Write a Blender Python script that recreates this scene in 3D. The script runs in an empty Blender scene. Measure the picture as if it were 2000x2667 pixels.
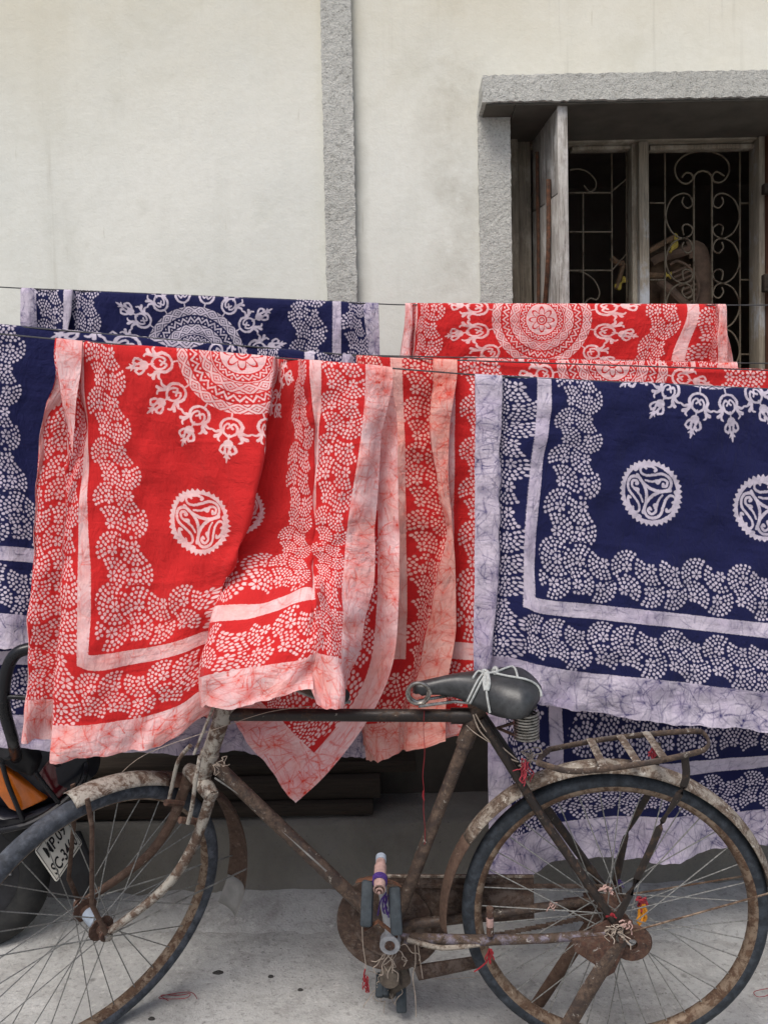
import bpy, bmesh, math, random
import numpy as np
from mathutils import Vector, Matrix
from mathutils.bvhtree import BVHTree
R_ = math.radians

# ------------------------------------------------------------------ camera, sky, sun, exposure
sc = bpy.context.scene
col = sc.collection
CAM_H, FPX, CX, CY = 1.372, 2235.0, 1000.0, 1333.5      # metres; focal length and centre in photo pixels (2000 x 2667)
PITCH, ROLL = R_(2.4), R_(1.15)
FW = Vector((0, math.cos(PITCH), -math.sin(PITCH)))
UP0 = Vector((0, math.sin(PITCH), math.cos(PITCH)))
RT = Vector((1, 0, 0))*math.cos(ROLL)-UP0*math.sin(ROLL)
UP = Vector((1, 0, 0))*math.sin(ROLL)+UP0*math.cos(ROLL)
EYE = Vector((0, 0, CAM_H))
cd = bpy.data.cameras.new('camera'); cam = bpy.data.objects.new('camera', cd); col.objects.link(cam)
m = Matrix((RT, UP, -FW)).transposed().to_4x4(); m.translation = EYE
cam.matrix_world = m
cd.sensor_fit = 'HORIZONTAL'; cd.sensor_width = 36.0; cd.lens = FPX/2000*36.0
cd.clip_start = 0.05; cd.clip_end = 400
sc.camera = cam

world = bpy.data.worlds.new('World'); sc.world = world; world.use_nodes = True
wn = world.node_tree.nodes; wl = world.node_tree.links
SUN_EL, SUN_AZ = 58.0, 205.0                             # elevation; compass direction the light comes from (180 = behind the camera)
sky = wn.new('ShaderNodeTexSky'); sky.sky_type = 'NISHITA'; sky.sun_disc = False
sky.sun_elevation = R_(SUN_EL); sky.sun_rotation = R_(SUN_AZ)
sky.air_density = 1.0; sky.dust_density = 4.0; sky.ozone_density = 0.6
bg = wn['Background']; bg.inputs['Strength'].default_value = 0.10
wl.new(sky.outputs['Color'], bg.inputs['Color'])
sd = bpy.data.lights.new('sun', 'SUN'); sd.energy = 1.5; sd.angle = R_(26); sd.color = (1.0, 0.97, 0.93)
sun = bpy.data.objects.new('sun', sd); col.objects.link(sun)
az = R_(SUN_AZ); el = R_(SUN_EL)
sun_from = Vector((math.sin(az)*math.cos(el), math.cos(az)*math.cos(el), math.sin(el)))
sun.rotation_euler = sun_from.to_track_quat('Z', 'Y').to_euler()
sc.view_settings.view_transform = 'Standard'; sc.view_settings.look = 'None'
sc.view_settings.exposure = 0.54; sc.view_settings.gamma = 1.0; sc.view_settings.use_curve_mapping = False

# ------------------------------------------------------------------ helpers
def ray(px, py):
    return FW*FPX+RT*(px-CX)-UP*(py-CY)
def W(px, py, Y):                                        # world point on the upright plane y = Y
    d = ray(px, py); return EYE+d*(Y/d.y)
def G(px, py, z=0.0):                                    # world point on a level plane
    d = ray(px, py); return EYE+d*((z-EYE.z)/d.z)

def tag(o, label=None, cat=None, group=None, kind=None):
    if label: o['label'] = label
    if cat: o['category'] = cat
    if group: o['group'] = group
    if kind: o['kind'] = kind
    return o
def empty(name, loc=(0, 0, 0), parent=None):
    o = bpy.data.objects.new(name, None); col.objects.link(o); o.location = loc; o.empty_display_size = .05
    if parent: o.parent = parent
    return o

class MB:
    def __init__(s): s.v = []; s.f = []
    def add(s, vs, fs):
        b = len(s.v); s.v += [tuple(p) for p in vs]; s.f += [tuple(b+i for i in f) for f in fs]; return s
    def box(s, c, size, rot=None):
        x, y, z = (q/2 for q in size); c = Vector(c)
        vs = [Vector(p) for p in ((-x,-y,-z),(x,-y,-z),(x,y,-z),(-x,y,-z),(-x,-y,z),(x,-y,z),(x,y,z),(-x,y,z))]
        if rot is not None: vs = [rot @ p for p in vs]
        return s.add([c+p for p in vs], [(0,3,2,1),(4,5,6,7),(0,1,5,4),(1,2,6,5),(2,3,7,6),(3,0,4,7)])
    def span(s, x0, x1, y0, y1, z0, z1):
        return s.box(((x0+x1)/2, (y0+y1)/2, (z0+z1)/2), (x1-x0, y1-y0, z1-z0))
    def tube(s, pts, r, n=10, closed=False, flat=None, ref=None, cap=True):
        # sweep a circle (or an ellipse r x flat) along pts; r may be a list
        P = [Vector(p) for p in pts]; k = len(P)
        rr = r if isinstance(r, (list, tuple)) else [r]*k
        T = []
        for i in range(k):
            a, b = (P[(i-1) % k], P[(i+1) % k]) if closed else (P[max(i-1, 0)], P[min(i+1, k-1)])
            T.append((b-a).normalized())
        N = Vector(ref) if ref is not None else (Vector((0, 0, 1)) if abs(T[0].z) < .9 else Vector((1, 0, 0)))
        vs, base = [], len(s.v)
        for i in range(k):
            if ref is not None: N = Vector(ref)
            N = (N-T[i]*N.dot(T[i])).normalized(); Bn = T[i].cross(N)
            for j in range(n):
                a = 2*math.pi*j/n
                vs.append(P[i]+N*(math.cos(a)*rr[i])+Bn*(math.sin(a)*(rr[i] if flat is None else flat)))
        fs = []
        for i in range(k if closed else k-1):
            for j in range(n):
                a, b = i*n+j, i*n+(j+1) % n; c, d = ((i+1) % k)*n+(j+1) % n, ((i+1) % k)*n+j
                fs.append((a, b, c, d))
        if cap and not closed:
            fs.append(tuple(range(n))[::-1]); fs.append(tuple((k-1)*n+j for j in range(n)))
        return s.add(vs, fs)
    def lathe(s, prof, c, axis, n=24, a0=0, a1=2*math.pi):
        # prof: (radius, height along axis)
        ax = Vector(axis).normalized(); N = Vector((0, 0, 1)) if abs(ax.z) < .9 else Vector((1, 0, 0))
        N = (N-ax*N.dot(ax)).normalized(); Bn = ax.cross(N); c = Vector(c); full = abs(a1-a0) > 6.28
        m_ = n if full else n+1; vs = []
        for i in range(m_):
            a = a0+(a1-a0)*i/n
            for r, h in prof: vs.append(c+ax*h+(N*math.cos(a)+Bn*math.sin(a))*r)
        q = len(prof); fs = []
        for i in range(n):
            for j in range(q-1):
                a = i*q+j; b = ((i+1) % m_)*q+j
                fs.append((a, b, b+1, a+1))
        return s.add(vs, fs)
    def grid(s, pts):
        r, c = len(pts), len(pts[0])
        return s.add([p for row in pts for p in row], [(i*c+j, i*c+j+1, (i+1)*c+j+1, (i+1)*c+j) for i in range(r-1) for j in range(c-1)])
    def prism(s, poly, off):                             # closed polygon pushed by a vector
        n = len(poly); off = Vector(off); P = [Vector(p) for p in poly]
        return s.add(P+[p+off for p in P], [tuple(range(n))[::-1], tuple(range(n, 2*n))]+[(i, (i+1) % n, n+(i+1) % n, n+i) for i in range(n)])
    def build(s, name, mat, parent=None, smooth=True, bevel=0, angle=40):
        me = bpy.data.meshes.new(name); me.from_pydata(s.v, [], s.f)
        bm = bmesh.new(); bm.from_mesh(me); bmesh.ops.recalc_face_normals(bm, faces=bm.faces)
        if bevel:
            es = [e for e in bm.edges if len(e.link_faces) == 2 and e.calc_face_angle(0) > .6]
            bmesh.ops.bevel(bm, geom=es, offset=bevel, segments=2, affect='EDGES', profile=.5, clamp_overlap=True)
        if smooth:
            for f in bm.faces: f.smooth = True
            for e in bm.edges:
                if len(e.link_faces) == 2 and e.calc_face_angle(0) > R_(angle): e.smooth = False
        bm.to_mesh(me); bm.free()
        me.materials.append(mat)
        o = bpy.data.objects.new(name, me); col.objects.link(o)
        if parent: o.parent = parent
        return o

def curve(pts, n=8, closed=False):                       # Catmull-Rom through points
    P = [Vector(p) for p in pts]; k = len(P); out = []
    for i in range(k if closed else k-1):
        g = (lambda q: P[q % k]) if closed else (lambda q: P[min(max(q, 0), k-1)])
        a, b, c, d = g(i-1), g(i), g(i+1), g(i+2)
        for j in range(n):
            t = j/n
            out.append(.5*((2*b)+(-a+c)*t+(2*a-5*b+4*c-d)*t*t+(-a+3*b-3*c+d)*t**3))
    if not closed: out.append(P[-1])
    return out

# ------------------------------------------------------------------ materials
def lin(r, g, b):
    f = lambda c: c/255/12.92 if c <= 10.3 else ((c/255+.055)/1.055)**2.4
    return (f(r), f(g), f(b), 1)
class NT:
    def __init__(s, name):
        s.m = bpy.data.materials.new(name); s.m.use_nodes = True; s.t = s.m.node_tree
        s.b = s.t.nodes['Principled BSDF']; s.out = s.t.nodes['Material Output']; s.tc = s.t.nodes.new('ShaderNodeTexCoord')
    def n(s, typ, **kw):
        o = s.t.nodes.new(typ)
        for k, v in kw.items():
            if k in o.inputs: s.put(o.inputs[k], v)
            else: setattr(o, k, v)
        return o
    def put(s, inp, v):
        if hasattr(v, 'is_output'): s.t.links.new(v, inp)
        else: inp.default_value = v
    def co(s, scale=(1, 1, 1), src='Object', loc=(0, 0, 0), rot=(0, 0, 0)):
        o = s.n('ShaderNodeMapping'); s.t.links.new(s.tc.outputs[src], o.inputs['Vector'])
        o.inputs['Scale'].default_value = scale; o.inputs['Location'].default_value = loc; o.inputs['Rotation'].default_value = rot
        return o.outputs[0]
    def noise(s, scale, detail=4, rough=.55, co=None, dist=0):
        o = s.n('ShaderNodeTexNoise'); o.inputs['Scale'].default_value = scale; o.inputs['Detail'].default_value = detail
        o.inputs['Roughness'].default_value = rough; o.inputs['Distortion'].default_value = dist
        s.t.links.new(co if co is not None else s.co(), o.inputs['Vector']); return o.outputs['Fac']
    def voro(s, scale, feature='F1', co=None, rnd=1):
        o = s.n('ShaderNodeTexVoronoi'); o.feature = feature; o.inputs['Scale'].default_value = scale; o.inputs['Randomness'].default_value = rnd
        s.t.links.new(co if co is not None else s.co(), o.inputs['Vector']); return o.outputs['Distance']
    def ramp(s, fac, *stops):
        o = s.n('ShaderNodeValToRGB'); s.put(o.inputs[0], fac); e = o.color_ramp.elements
        while len(e) < len(stops): e.new(.5)
        for q, (p, c) in zip(e, stops):
            q.position = p; q.color = c if isinstance(c, tuple) else (c, c, c, 1)
        return o.outputs[0]
    def mix(s, fac, a, b, mode='MIX'):
        o = s.n('ShaderNodeMix', data_type='RGBA', blend_type=mode)
        s.put(o.inputs[0], fac); s.put(o.inputs[6], a); s.put(o.inputs[7], b); return o.outputs[2]
    def math(s, op, a, b=0.0, clamp=False):
        o = s.n('ShaderNodeMath', operation=op, use_clamp=clamp); s.put(o.inputs[0], a); s.put(o.inputs[1], b); return o.outputs[0]
    def bump(s, h, strength=.3, dist=.01, prev=None):
        o = s.n('ShaderNodeBump'); o.inputs['Strength'].default_value = strength; o.inputs['Distance'].default_value = dist
        s.put(o.inputs['Height'], h)
        if prev is not None: s.put(o.inputs['Normal'], prev)
        s.put(s.b.inputs['Normal'], o.outputs[0]); return o.outputs[0]
    def done(s, color, rough=.6, metal=0, spec=.3):
        s.put(s.b.inputs['Base Color'], color); s.put(s.b.inputs['Roughness'], rough); s.put(s.b.inputs['Metallic'], metal)
        s.b.inputs['Specular IOR Level'].default_value = spec
        return s.m

def m_plaster():
    t = NT('limewashed_plaster')
    big = t.ramp(t.noise(.9, 5, .6), (.35, 0), (.7, 1))
    c = t.mix(big, lin(205, 207, 200), lin(221, 221, 213))
    streak = t.ramp(t.noise(1.0, 5, .62, t.co((5, 5, .55))), (.52, 0), (.78, 1))
    c = t.mix(t.math('MULTIPLY', streak, .22), c, lin(160, 161, 148))
    blotch = t.ramp(t.noise(3.2, 6, .65, dist=.6), (.56, 0), (.74, 1))
    c = t.mix(t.math('MULTIPLY', blotch, .34), c, lin(174, 174, 160))
    fine = t.ramp(t.noise(42, 6, .7), (.40, 0), (.62, 1))
    c = t.mix(t.math('MULTIPLY', fine, .16), c, lin(190, 187, 172))
    pin = t.ramp(t.voro(26), (.02, 1), (.05, 0))
    c = t.mix(t.math('MULTIPLY', pin, t.ramp(t.noise(2.3), (.5, 0), (.62, .55))), c, lin(110, 104, 92))
    scr = t.ramp(t.noise(8, 3, .5, t.co((6, 6, .7), rot=(0, R_(18), 0))), (.72, 0), (.76, 1))
    c = t.mix(t.math('MULTIPLY', scr, .35), c, lin(168, 166, 152))
    sx_ = t.n('ShaderNodeSeparateXYZ'); t.t.links.new(t.tc.outputs['Object'], sx_.inputs[0])     # damp stains beside the pilaster and the lintel
    wob = t.math('MULTIPLY', t.math('SUBTRACT', t.noise(5, 6, .7), .5), .22)
    xx = t.math('ADD', sx_.outputs[0], wob)
    st1 = t.math('MULTIPLY', t.ramp(t.math('ADD', t.math('ADD', sx_.outputs[0], t.math('MULTIPLY', wob, .35)), .5), (.385, 0), (.395, 1), (.425, .7), (.475, 0)), .85)
    c = t.mix(t.math('MULTIPLY', st1, t.ramp(t.noise(3, 5, .65, t.co((1, 1, .5))), (.3, .45), (.6, 1))), c, lin(146, 146, 137))
    st2 = t.math('MULTIPLY', t.ramp(t.math('ABSOLUTE', t.math('SUBTRACT', xx, .26)), (.0, .8), (.16, 0)), t.ramp(t.noise(4, 6, .7, t.co(loc=(2, 0, 5))), (.42, 0), (.66, .8)))
    c = t.mix(st2, c, lin(158, 154, 140))
    warm = t.math('MULTIPLY', t.ramp(t.math('MULTIPLY', sx_.outputs[2], .25), (.60, 0), (.80, 1)), t.ramp(t.noise(1.4, 5, .6, t.co(loc=(1, 6, 2))), (.35, .15), (.65, .75)))
    c = t.mix(warm, c, lin(200, 192, 168))
    drip = t.math('MULTIPLY', t.ramp(t.noise(1, 4, .6, t.co((22, 22, .9))), (.60, 0), (.72, 1)), t.ramp(t.noise(1.1, 3, .5, t.co(loc=(7, 2, 3))), (.48, 0), (.62, .4)))
    c = t.mix(drip, c, lin(168, 165, 152))
    b1 = t.bump(t.noise(6, 6, .6), .25, .02); t.bump(t.noise(130, 3, .6), .16, .004, b1)
    return t.done(c, .92, spec=.12)
def m_roughcast():
    t = NT('grey_roughcast_cement')
    g = t.voro(170); n2 = t.noise(150, 6, .8); pits = t.ramp(t.noise(85, 5, .75, t.co(loc=(3, 1, 2))), (.36, 0), (.47, 1))
    c = t.mix(t.ramp(n2, (.36, 0), (.62, 1)), lin(178, 178, 173), lin(202, 202, 196))
    c = t.mix(t.math('SUBTRACT', 1.0, pits), c, lin(148, 148, 142))
    c = t.mix(t.ramp(t.noise(2.5, 5), (.45, 0), (.75, .4)), c, lin(148, 147, 138))
    b1 = t.bump(t.noise(60, 5, .75), .8, .010); t.bump(t.math('ADD', t.math('MULTIPLY', g, .6), n2), .6, .004, b1)
    return t.done(c, .95, spec=.1)
def m_cement(dark=False):
    t = NT('dirty_cement' if dark else 'worn_concrete')
    a, b = ((104, 101, 94), (130, 127, 119)) if dark else ((152, 152, 150), (186, 186, 184))
    c = t.mix(t.ramp(t.noise(1.8, 6, .66, dist=.5), (.34, 0), (.66, 1)), lin(*a), lin(*b))
    c = t.mix(t.ramp(t.noise(7, 7, .72, dist=.7), (.50, 0), (.72, .65)), c, lin(122, 119, 115))
    c = t.mix(t.ramp(t.noise(55, 5, .75), (.53, 0), (.68, .6)), c, lin(108, 106, 104))
    if not dark: c = t.mix(t.ramp(t.noise(30, 7, .8, t.co(loc=(4, 2, 1))), (.54, 0), (.64, .6)), c, lin(194, 193, 190))
    sp = t.math('MULTIPLY', t.ramp(t.voro(9), (.05, 1), (.10, 0)), t.ramp(t.noise(3.1), (.50, 0), (.56, 1)))
    c = t.mix(t.math('MULTIPLY', sp, .55), c, lin(70, 68, 66))
    sp2 = t.ramp(t.voro(48, co=t.co(loc=(1, 3, 2))), (.10, 1), (.16, 0))
    c = t.mix(t.math('MULTIPLY', sp2, t.ramp(t.noise(4.2), (.46, 0), (.60, .65))), c, lin(84, 82, 80))
    b1 = t.bump(t.noise(14, 7, .7), .5, .025); t.bump(t.noise(150, 3, .6), .4, .005, b1)
    return t.done(c, .9, spec=.15)
def m_wood(name, dark, light, grain=(3, 3, .25), paint=None, amt=.5):
    t = NT(name)
    g = t.noise(26, 6, .65, t.co(grain), .4)
    c = t.mix(t.ramp(g, (.3, 0), (.7, 1)), lin(*dark), lin(*light))
    crack = t.ramp(t.noise(60, 4, .6, t.co(grain)), (.60, 0), (.68, 1))
    c = t.mix(t.math('MULTIPLY', crack, .6), c, lin(*[q*.45 for q in dark]))
    if paint:
        pm = t.ramp(t.noise(11, 6, .7, t.co((1, 1, .5))), (1-amt-.08, 0), (1-amt+.08, 1))
        c = t.mix(pm, c, lin(*paint))
    t.bump(g, .45, .006)
    return t.done(c, .85, spec=.2)
def m_rusty(name, paint, amt=.5, rust=(84, 58, 44), dark=(52, 42, 37), chip=None, chip_amt=.3, rough=.55, metal=.2, grime=(104, 88, 74)):
    t = NT(name)
    rn = t.noise(62, 7, .75); rc = t.mix(t.ramp(rn, (.36, 0), (.64, 1)), lin(*dark), lin(*rust))
    rc = t.mix(t.ramp(t.noise(120, 4, .7), (.5, 0), (.72, .7)), rc, lin(*grime))
    pm = t.ramp(t.noise(30, 8, .76, dist=.4), (1-amt-.06, 0), (1-amt+.04, 1))
    c = t.mix(pm, rc, lin(*paint))
    if chip:
        cm = t.ramp(t.noise(52, 9, .8, t.co(loc=(3.1, 1.7, .4)), .5), (.69-.3*chip_amt-.015, 0), (.69-.3*chip_amt+.02, 1))
        c = t.mix(cm, c, lin(*chip))
    t.bump(rn, .4, .003)
    ro = t.mix(pm, (.88,)*3+(1,), (rough,)*3+(1,))
    return t.done(c, ro, metal, spec=.35)
def m_plain(name, c, rough=.5, metal=0, spec=.4, var=.25, scale=30, bump=.1, dust=None, coat=0):
    t = NT(name)
    n_ = t.noise(scale, 5, .65)
    d = tuple(max(0, q*(1-var)) for q in c)
    cc = t.mix(t.ramp(n_, (.3, 0), (.7, 1)), lin(*d), lin(*c))
    if dust: cc = t.mix(t.ramp(t.noise(scale*.5, 6, .7, t.co(loc=(2, 5, 1))), (.45, 0), (.75, .55)), cc, lin(*dust))
    if bump: t.bump(n_, bump, .003)
    if coat: t.b.inputs['Coat Weight'].default_value = coat
    ro = t.mix(n_, (max(rough-.12, .02),)*3+(1,), (min(rough+.12, 1),)*3+(1,))
    return t.done(cc, ro, metal, spec)
def m_batik(name, dye, wax, stain, img, tint=(255, 190, 160), crack=.8):
    t = NT(name)
    im = t.n('ShaderNodeTexImage'); im.image = img; im.interpolation = 'Cubic'; im.extension = 'EXTEND'
    jn = t.n('ShaderNodeTexNoise'); jn.inputs['Scale'].default_value = 210; jn.inputs['Detail'].default_value = 2; t.put(jn.inputs['Vector'], t.co((1.24, 1.87, 1), 'UV'))
    jv = t.n('ShaderNodeVectorMath', operation='MULTIPLY_ADD'); t.put(jv.inputs[0], jn.outputs['Color']); jv.inputs[1].default_value = (.0026, .0018, 0); t.put(jv.inputs[2], t.tc.outputs['UV'])
    t.put(im.inputs['Vector'], jv.outputs[0])
    sp = t.n('ShaderNodeSeparateColor'); t.t.links.new(im.outputs['Color'], sp.inputs[0])
    M_, B_ = sp.outputs[0], sp.outputs[1]
    uv = t.co((1.24, 1.87, 1), 'UV'); info = t.n('ShaderNodeObjectInfo')
    off = t.n('ShaderNodeVectorMath', operation='SCALE'); off.inputs[0].default_value = (7, 3, 5); t.put(off.inputs['Scale'], info.outputs['Random'])
    uvo = t.n('ShaderNodeVectorMath', operation='ADD'); t.put(uvo.inputs[0], uv); t.put(uvo.inputs[1], off.outputs[0]); uvo = uvo.outputs[0]
    wob = t.n('ShaderNodeTexNoise'); wob.inputs['Scale'].default_value = 16; wob.inputs['Detail'].default_value = 5; t.put(wob.inputs['Vector'], uvo)
    wv = t.n('ShaderNodeVectorMath', operation='MULTIPLY_ADD'); t.put(wv.inputs[0], wob.outputs['Color']); wv.inputs[1].default_value = (.009, .009, 0); t.put(wv.inputs[2], uvo); wv = wv.outputs[0]
    gate = t.ramp(t.noise(5, 4, .6, uvo), (.30, .5), (.55, 1))
    vein = t.math('MULTIPLY', sp.outputs[2], gate)
    cr2 = t.math('SUBTRACT', 1.0, vein)
    amt = t.math('MULTIPLY', vein, t.math('ADD', t.math('MULTIPLY', B_, crack), .22), True)
    soft = t.math('MULTIPLY', t.ramp(t.noise(9, 5, .65, wv), (.44, 0), (.80, .8)), t.math('ADD', t.math('MULTIPLY', B_, .65), .25))
    wx = t.mix(soft, lin(*wax), lin(*tint)); wx = t.mix(amt, wx, lin(*stain))
    dv = t.ramp(t.noise(5, 6, .65, uvo), (.3, 0), (.7, 1))
    dy = t.mix(dv, lin(*[q*.93 for q in dye]), lin(*dye))
    cover = t.ramp(t.noise(26, 6, .7, uvo), (.34, .72), (.56, 1))                 # wax took unevenly
    c = t.mix(t.math('MULTIPLY', M_, cover), dy, wx)
    weave = t.noise(900, 2, .5, uvo); cr = t.noise(34, 5, .62, t.co((1.24*1.6, 1.87*.8, 1), 'UV'), .8)
    b0 = t.bump(t.noise(1, 4, .55, t.co((1.24*5, 1.87*22, 1), 'UV', rot=(0, 0, R_(28))), .5), .5, .012)
    b0 = t.bump(t.noise(1, 4, .55, t.co((1.24*24, 1.87*4, 1), 'UV', rot=(0, 0, R_(-14))), .5), .45, .012, b0)
    b1 = t.bump(cr, .6, .010, b0)
    o = t.n('ShaderNodeBump'); t.put(o.inputs['Strength'], t.math('MULTIPLY', B_, .07)); o.inputs['Distance'].default_value = .004; t.put(o.inputs['Height'], cr2); t.put(o.inputs['Normal'], b1)
    t.bump(weave, .08, .001, o.outputs[0])
    t.done(c, .88, spec=.12); t.b.inputs['Sheen Weight'].default_value = .08
    tr = t.n('ShaderNodeBsdfTranslucent'); t.put(tr.inputs['Color'], c)
    mx = t.n('ShaderNodeMixShader'); mx.inputs[0].default_value = .16
    t.t.links.new(t.b.outputs[0], mx.inputs[1]); t.t.links.new(tr.outputs[0], mx.inputs[2]); t.t.links.new(mx.outputs[0], t.out.inputs['Surface'])
    return t.m
CW, CL, MM = 1.24, 1.87, 0.0008
def batik_mask(seed=3):
    rng = random.Random(seed)
    nx, ny = int(CW/MM), int(CL/MM)
    M = np.zeros((ny, nx), np.float32)
    B = np.zeros((ny, nx), np.float32)
    def win(x, y, r):
        return (max(0, int((x-r)/MM)), min(nx, int((x+r)/MM)+2), max(0, int((y-r)/MM)), min(ny, int((y+r)/MM)+2))
    def disc(x, y, r, val=1):
        x0, x1, y0, y1 = win(x, y, r+MM)
        if x1 <= x0 or y1 <= y0: return
        X = (np.arange(x0, x1)+.5)*MM-x; Y = (np.arange(y0, y1)+.5)*MM-y
        c = np.clip(.5+(r-np.sqrt(X[None]**2+Y[:, None]**2))/MM, 0, 1)
        s = M[y0:y1, x0:x1]
        if val: np.maximum(s, c, out=s)
        else: np.minimum(s, 1-c, out=s)
    def stroke(pts, w0, w1=None, val=1, k=1.0):
        w1 = w0 if w1 is None else w1; w0 *= k; w1 *= k
        P = np.array(pts, float); n = len(P); out = []
        for i in range(n-1):                              # Catmull-Rom
            a, b, c, d = P[max(i-1, 0)], P[i], P[i+1], P[min(i+2, n-1)]
            m = max(2, int(np.hypot(*(c-b))/(MM*1.2)))
            for t in np.arange(m)/m:
                out.append(.5*((2*b)+(-a+c)*t+(2*a-5*b+4*c-d)*t*t+(-a+3*b-3*c+d)*t**3))
        out.append(P[-1]); k = len(out)
        for i, q in enumerate(out):
            disc(q[0], q[1], .5*(w0+(w1-w0)*i/(k-1)), val)
    def fan(x, y, ang, R, half=1.32):
        x0, x1, y0, y1 = win(x, y, R+.006)
        X = (np.arange(x0, x1)+.5)*MM-x; Y = (np.arange(y0, y1)+.5)*MM-y
        rr = np.hypot(X[None], Y[:, None]); th = np.arctan2(Y[:, None]+0*X[None], X[None]+0*Y[:, None])
        dth = np.abs((th-ang+math.pi) % (2*math.pi)-math.pi)
        M[y0:y1, x0:x1][((dth < half+.18) & (rr < R+.0080)) | (rr < .0160)] = 0
        for k in range(6):                                # small six-petal flower
            a = ang+k*math.pi/3+.3
            for q, w in ((.0048, .0016), (.0075, .0028), (.0098, .0032)): disc(x+q*math.cos(a), y+q*math.sin(a), w)
        r = .0190
        for ring_ in range(3):
            n = max(3, int(2*half*r/.0096)); jj = rng.uniform(-.03, .03)
            for i in range(n+1):
                a = ang-half+2*half*i/n+jj
                if rng.random() < .988:
                    j = .0006
                    disc(x+r*math.cos(a)+rng.uniform(-j, j), y+r*math.sin(a)+rng.uniform(-j, j), .0035+rng.uniform(-.0005, .0003))
            r += (R-.0190)/2
    def band(horizontal, c0, c1, lo, hi, R):
        # two rows of fans: one opens forwards along the band, the other backwards, each leaning left or right in turn
        mid = (lo+hi)/2; off = min(.0275, (hi-lo)/2-.024)
        n = max(1, round((c1-c0)/.0545)); step = (c1-c0)/n; d = 1
        for i in range(n+1):
            t = c0+i*step
            if rng.random() < .8: d = -d
            for s in (-1, 1):
                o = mid+s*off+rng.uniform(-.002, .002); tt = t+rng.uniform(-.002, .002)+(.006 if s > 0 else 0)
                a = -s*(math.pi/2-d*rng.uniform(.62, .85))
                if horizontal: fan(tt, o, math.pi/2-a, R)
                else: fan(o, tt, a, R)
    SB, HB = .066, .090
    so, si = (.070, .176), (.222, .352)
    ho, hi_ = (.094, .214), (.274, .392)
    # inner then outer fan bands, all four sides
    for f in (0, 1):
        m = (lambda a, b: (a, b)) if f == 0 else (lambda a, b: (CW-b, CW-a))
        lo, hi = m(*si); band(False, .315, CL-.315, lo, hi, .0360)
        lo, hi = m(*so); band(False, .11, CL-.11, lo, hi, .0360)
        m = (lambda a, b: (a, b)) if f == 0 else (lambda a, b: (CL-b, CL-a))
        lo, hi = m(*hi_); band(True, .255, CW-.255, lo, hi, .0360)
        lo, hi = m(*ho); band(True, .10, CW-.10, lo, hi, .0360)
    def rect(x0, x1, y0, y1, v=1, T=None):
        T = M if T is None else T
        T[int(y0/MM):int(y1/MM), int(x0/MM):int(x1/MM)] = v
    xs0, xs1, ys0, ys1 = .181, .210, .226, .262
    for (a, b, c, d) in ((xs0, xs1, ys0, CL-ys0), (CW-xs1, CW-xs0, ys0, CL-ys0), (xs0, CW-xs0, ys0, ys1), (xs0, CW-xs0, CL-ys1, CL-ys0)):
        rect(a, b, c, d)
        rect(a, b, c, d, .7, B)
    for (a, b, c, d) in ((0, SB, 0, CL), (CW-SB, CW, 0, CL), (0, CW, 0, HB), (0, CW, CL-HB, CL)):
        rect(a, b, c, d); rect(a, b, c, d, 1, B)
    # ---- mandala ----
    cx, cy, R = CW/2, CL/2, .145
    x0, x1, y0, y1 = win(cx, cy, R*1.02)
    X = ((np.arange(x0, x1)+.5)*MM-cx)[None]; Y = ((np.arange(y0, y1)+.5)*MM-cy)[:, None]
    r = np.hypot(X, Y)/R; th = np.arctan2(Y+0*X, X+0*Y)
    sm = lambda d: np.clip(.5+d*R/MM, 0, 1)               # d: signed inside distance in units of R
    out = np.zeros_like(r)
    def ring(a, b): return np.minimum(sm(r-a), sm(b-r))
    def put(c): np.maximum(out, c, out=out)
    def diamonds(a, b, n):
        q = (th/(2*math.pi)*n) % 1*2-1; p = (2*r-a-b)/(b-a); d = np.abs(q)+np.abs(p); h = (b-a)/2
        dark = np.maximum.reduce([np.minimum(sm((d-.58)*h*.7), sm((.76-d)*h*.7)), sm((.20-d)*h*.7), np.minimum(sm((d-1.25)*h*.7), sm((1.5-d)*h*.7))])
        put(np.minimum(ring(a, b), 1-dark))
    def zigzag(a, b, n):
        q = (th/(2*math.pi)*n) % 1; p = (2*r-a-b)/(b-a); h = (b-a)/2
        tri = np.abs(q*2-1)*2-1
        put(np.minimum(ring(a, b), sm((.30-np.abs(p-tri*.62))*h*.62)))
        w = 2*math.pi*(a+b)/2/n
        for ph, pc in ((0, -.62), (.5, .62)):
            dq = ((q-ph+.5) % 1-.5)*w; dd = np.hypot(dq, (p-pc)*h)
            put(sm(.016-dd))
    diamonds(.835, 1.0, 24); zigzag(.665, .815, 30); diamonds(.485, .65, 15); put(ring(.455, .47)); zigzag(.335, .44, 18); put(ring(.29, .32))
    pet = np.abs(np.cos(th*4)); put(np.minimum(ring(.11, .29), 1-sm(.020-np.abs(r-.12-.13*pet)))*(r > .10)); put(ring(.06, .08)); put(sm(.035-r))
    s = M[y0:y1, x0:x1]; s[r < 1.015] = 0; np.maximum(s, out, out=s)
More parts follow.
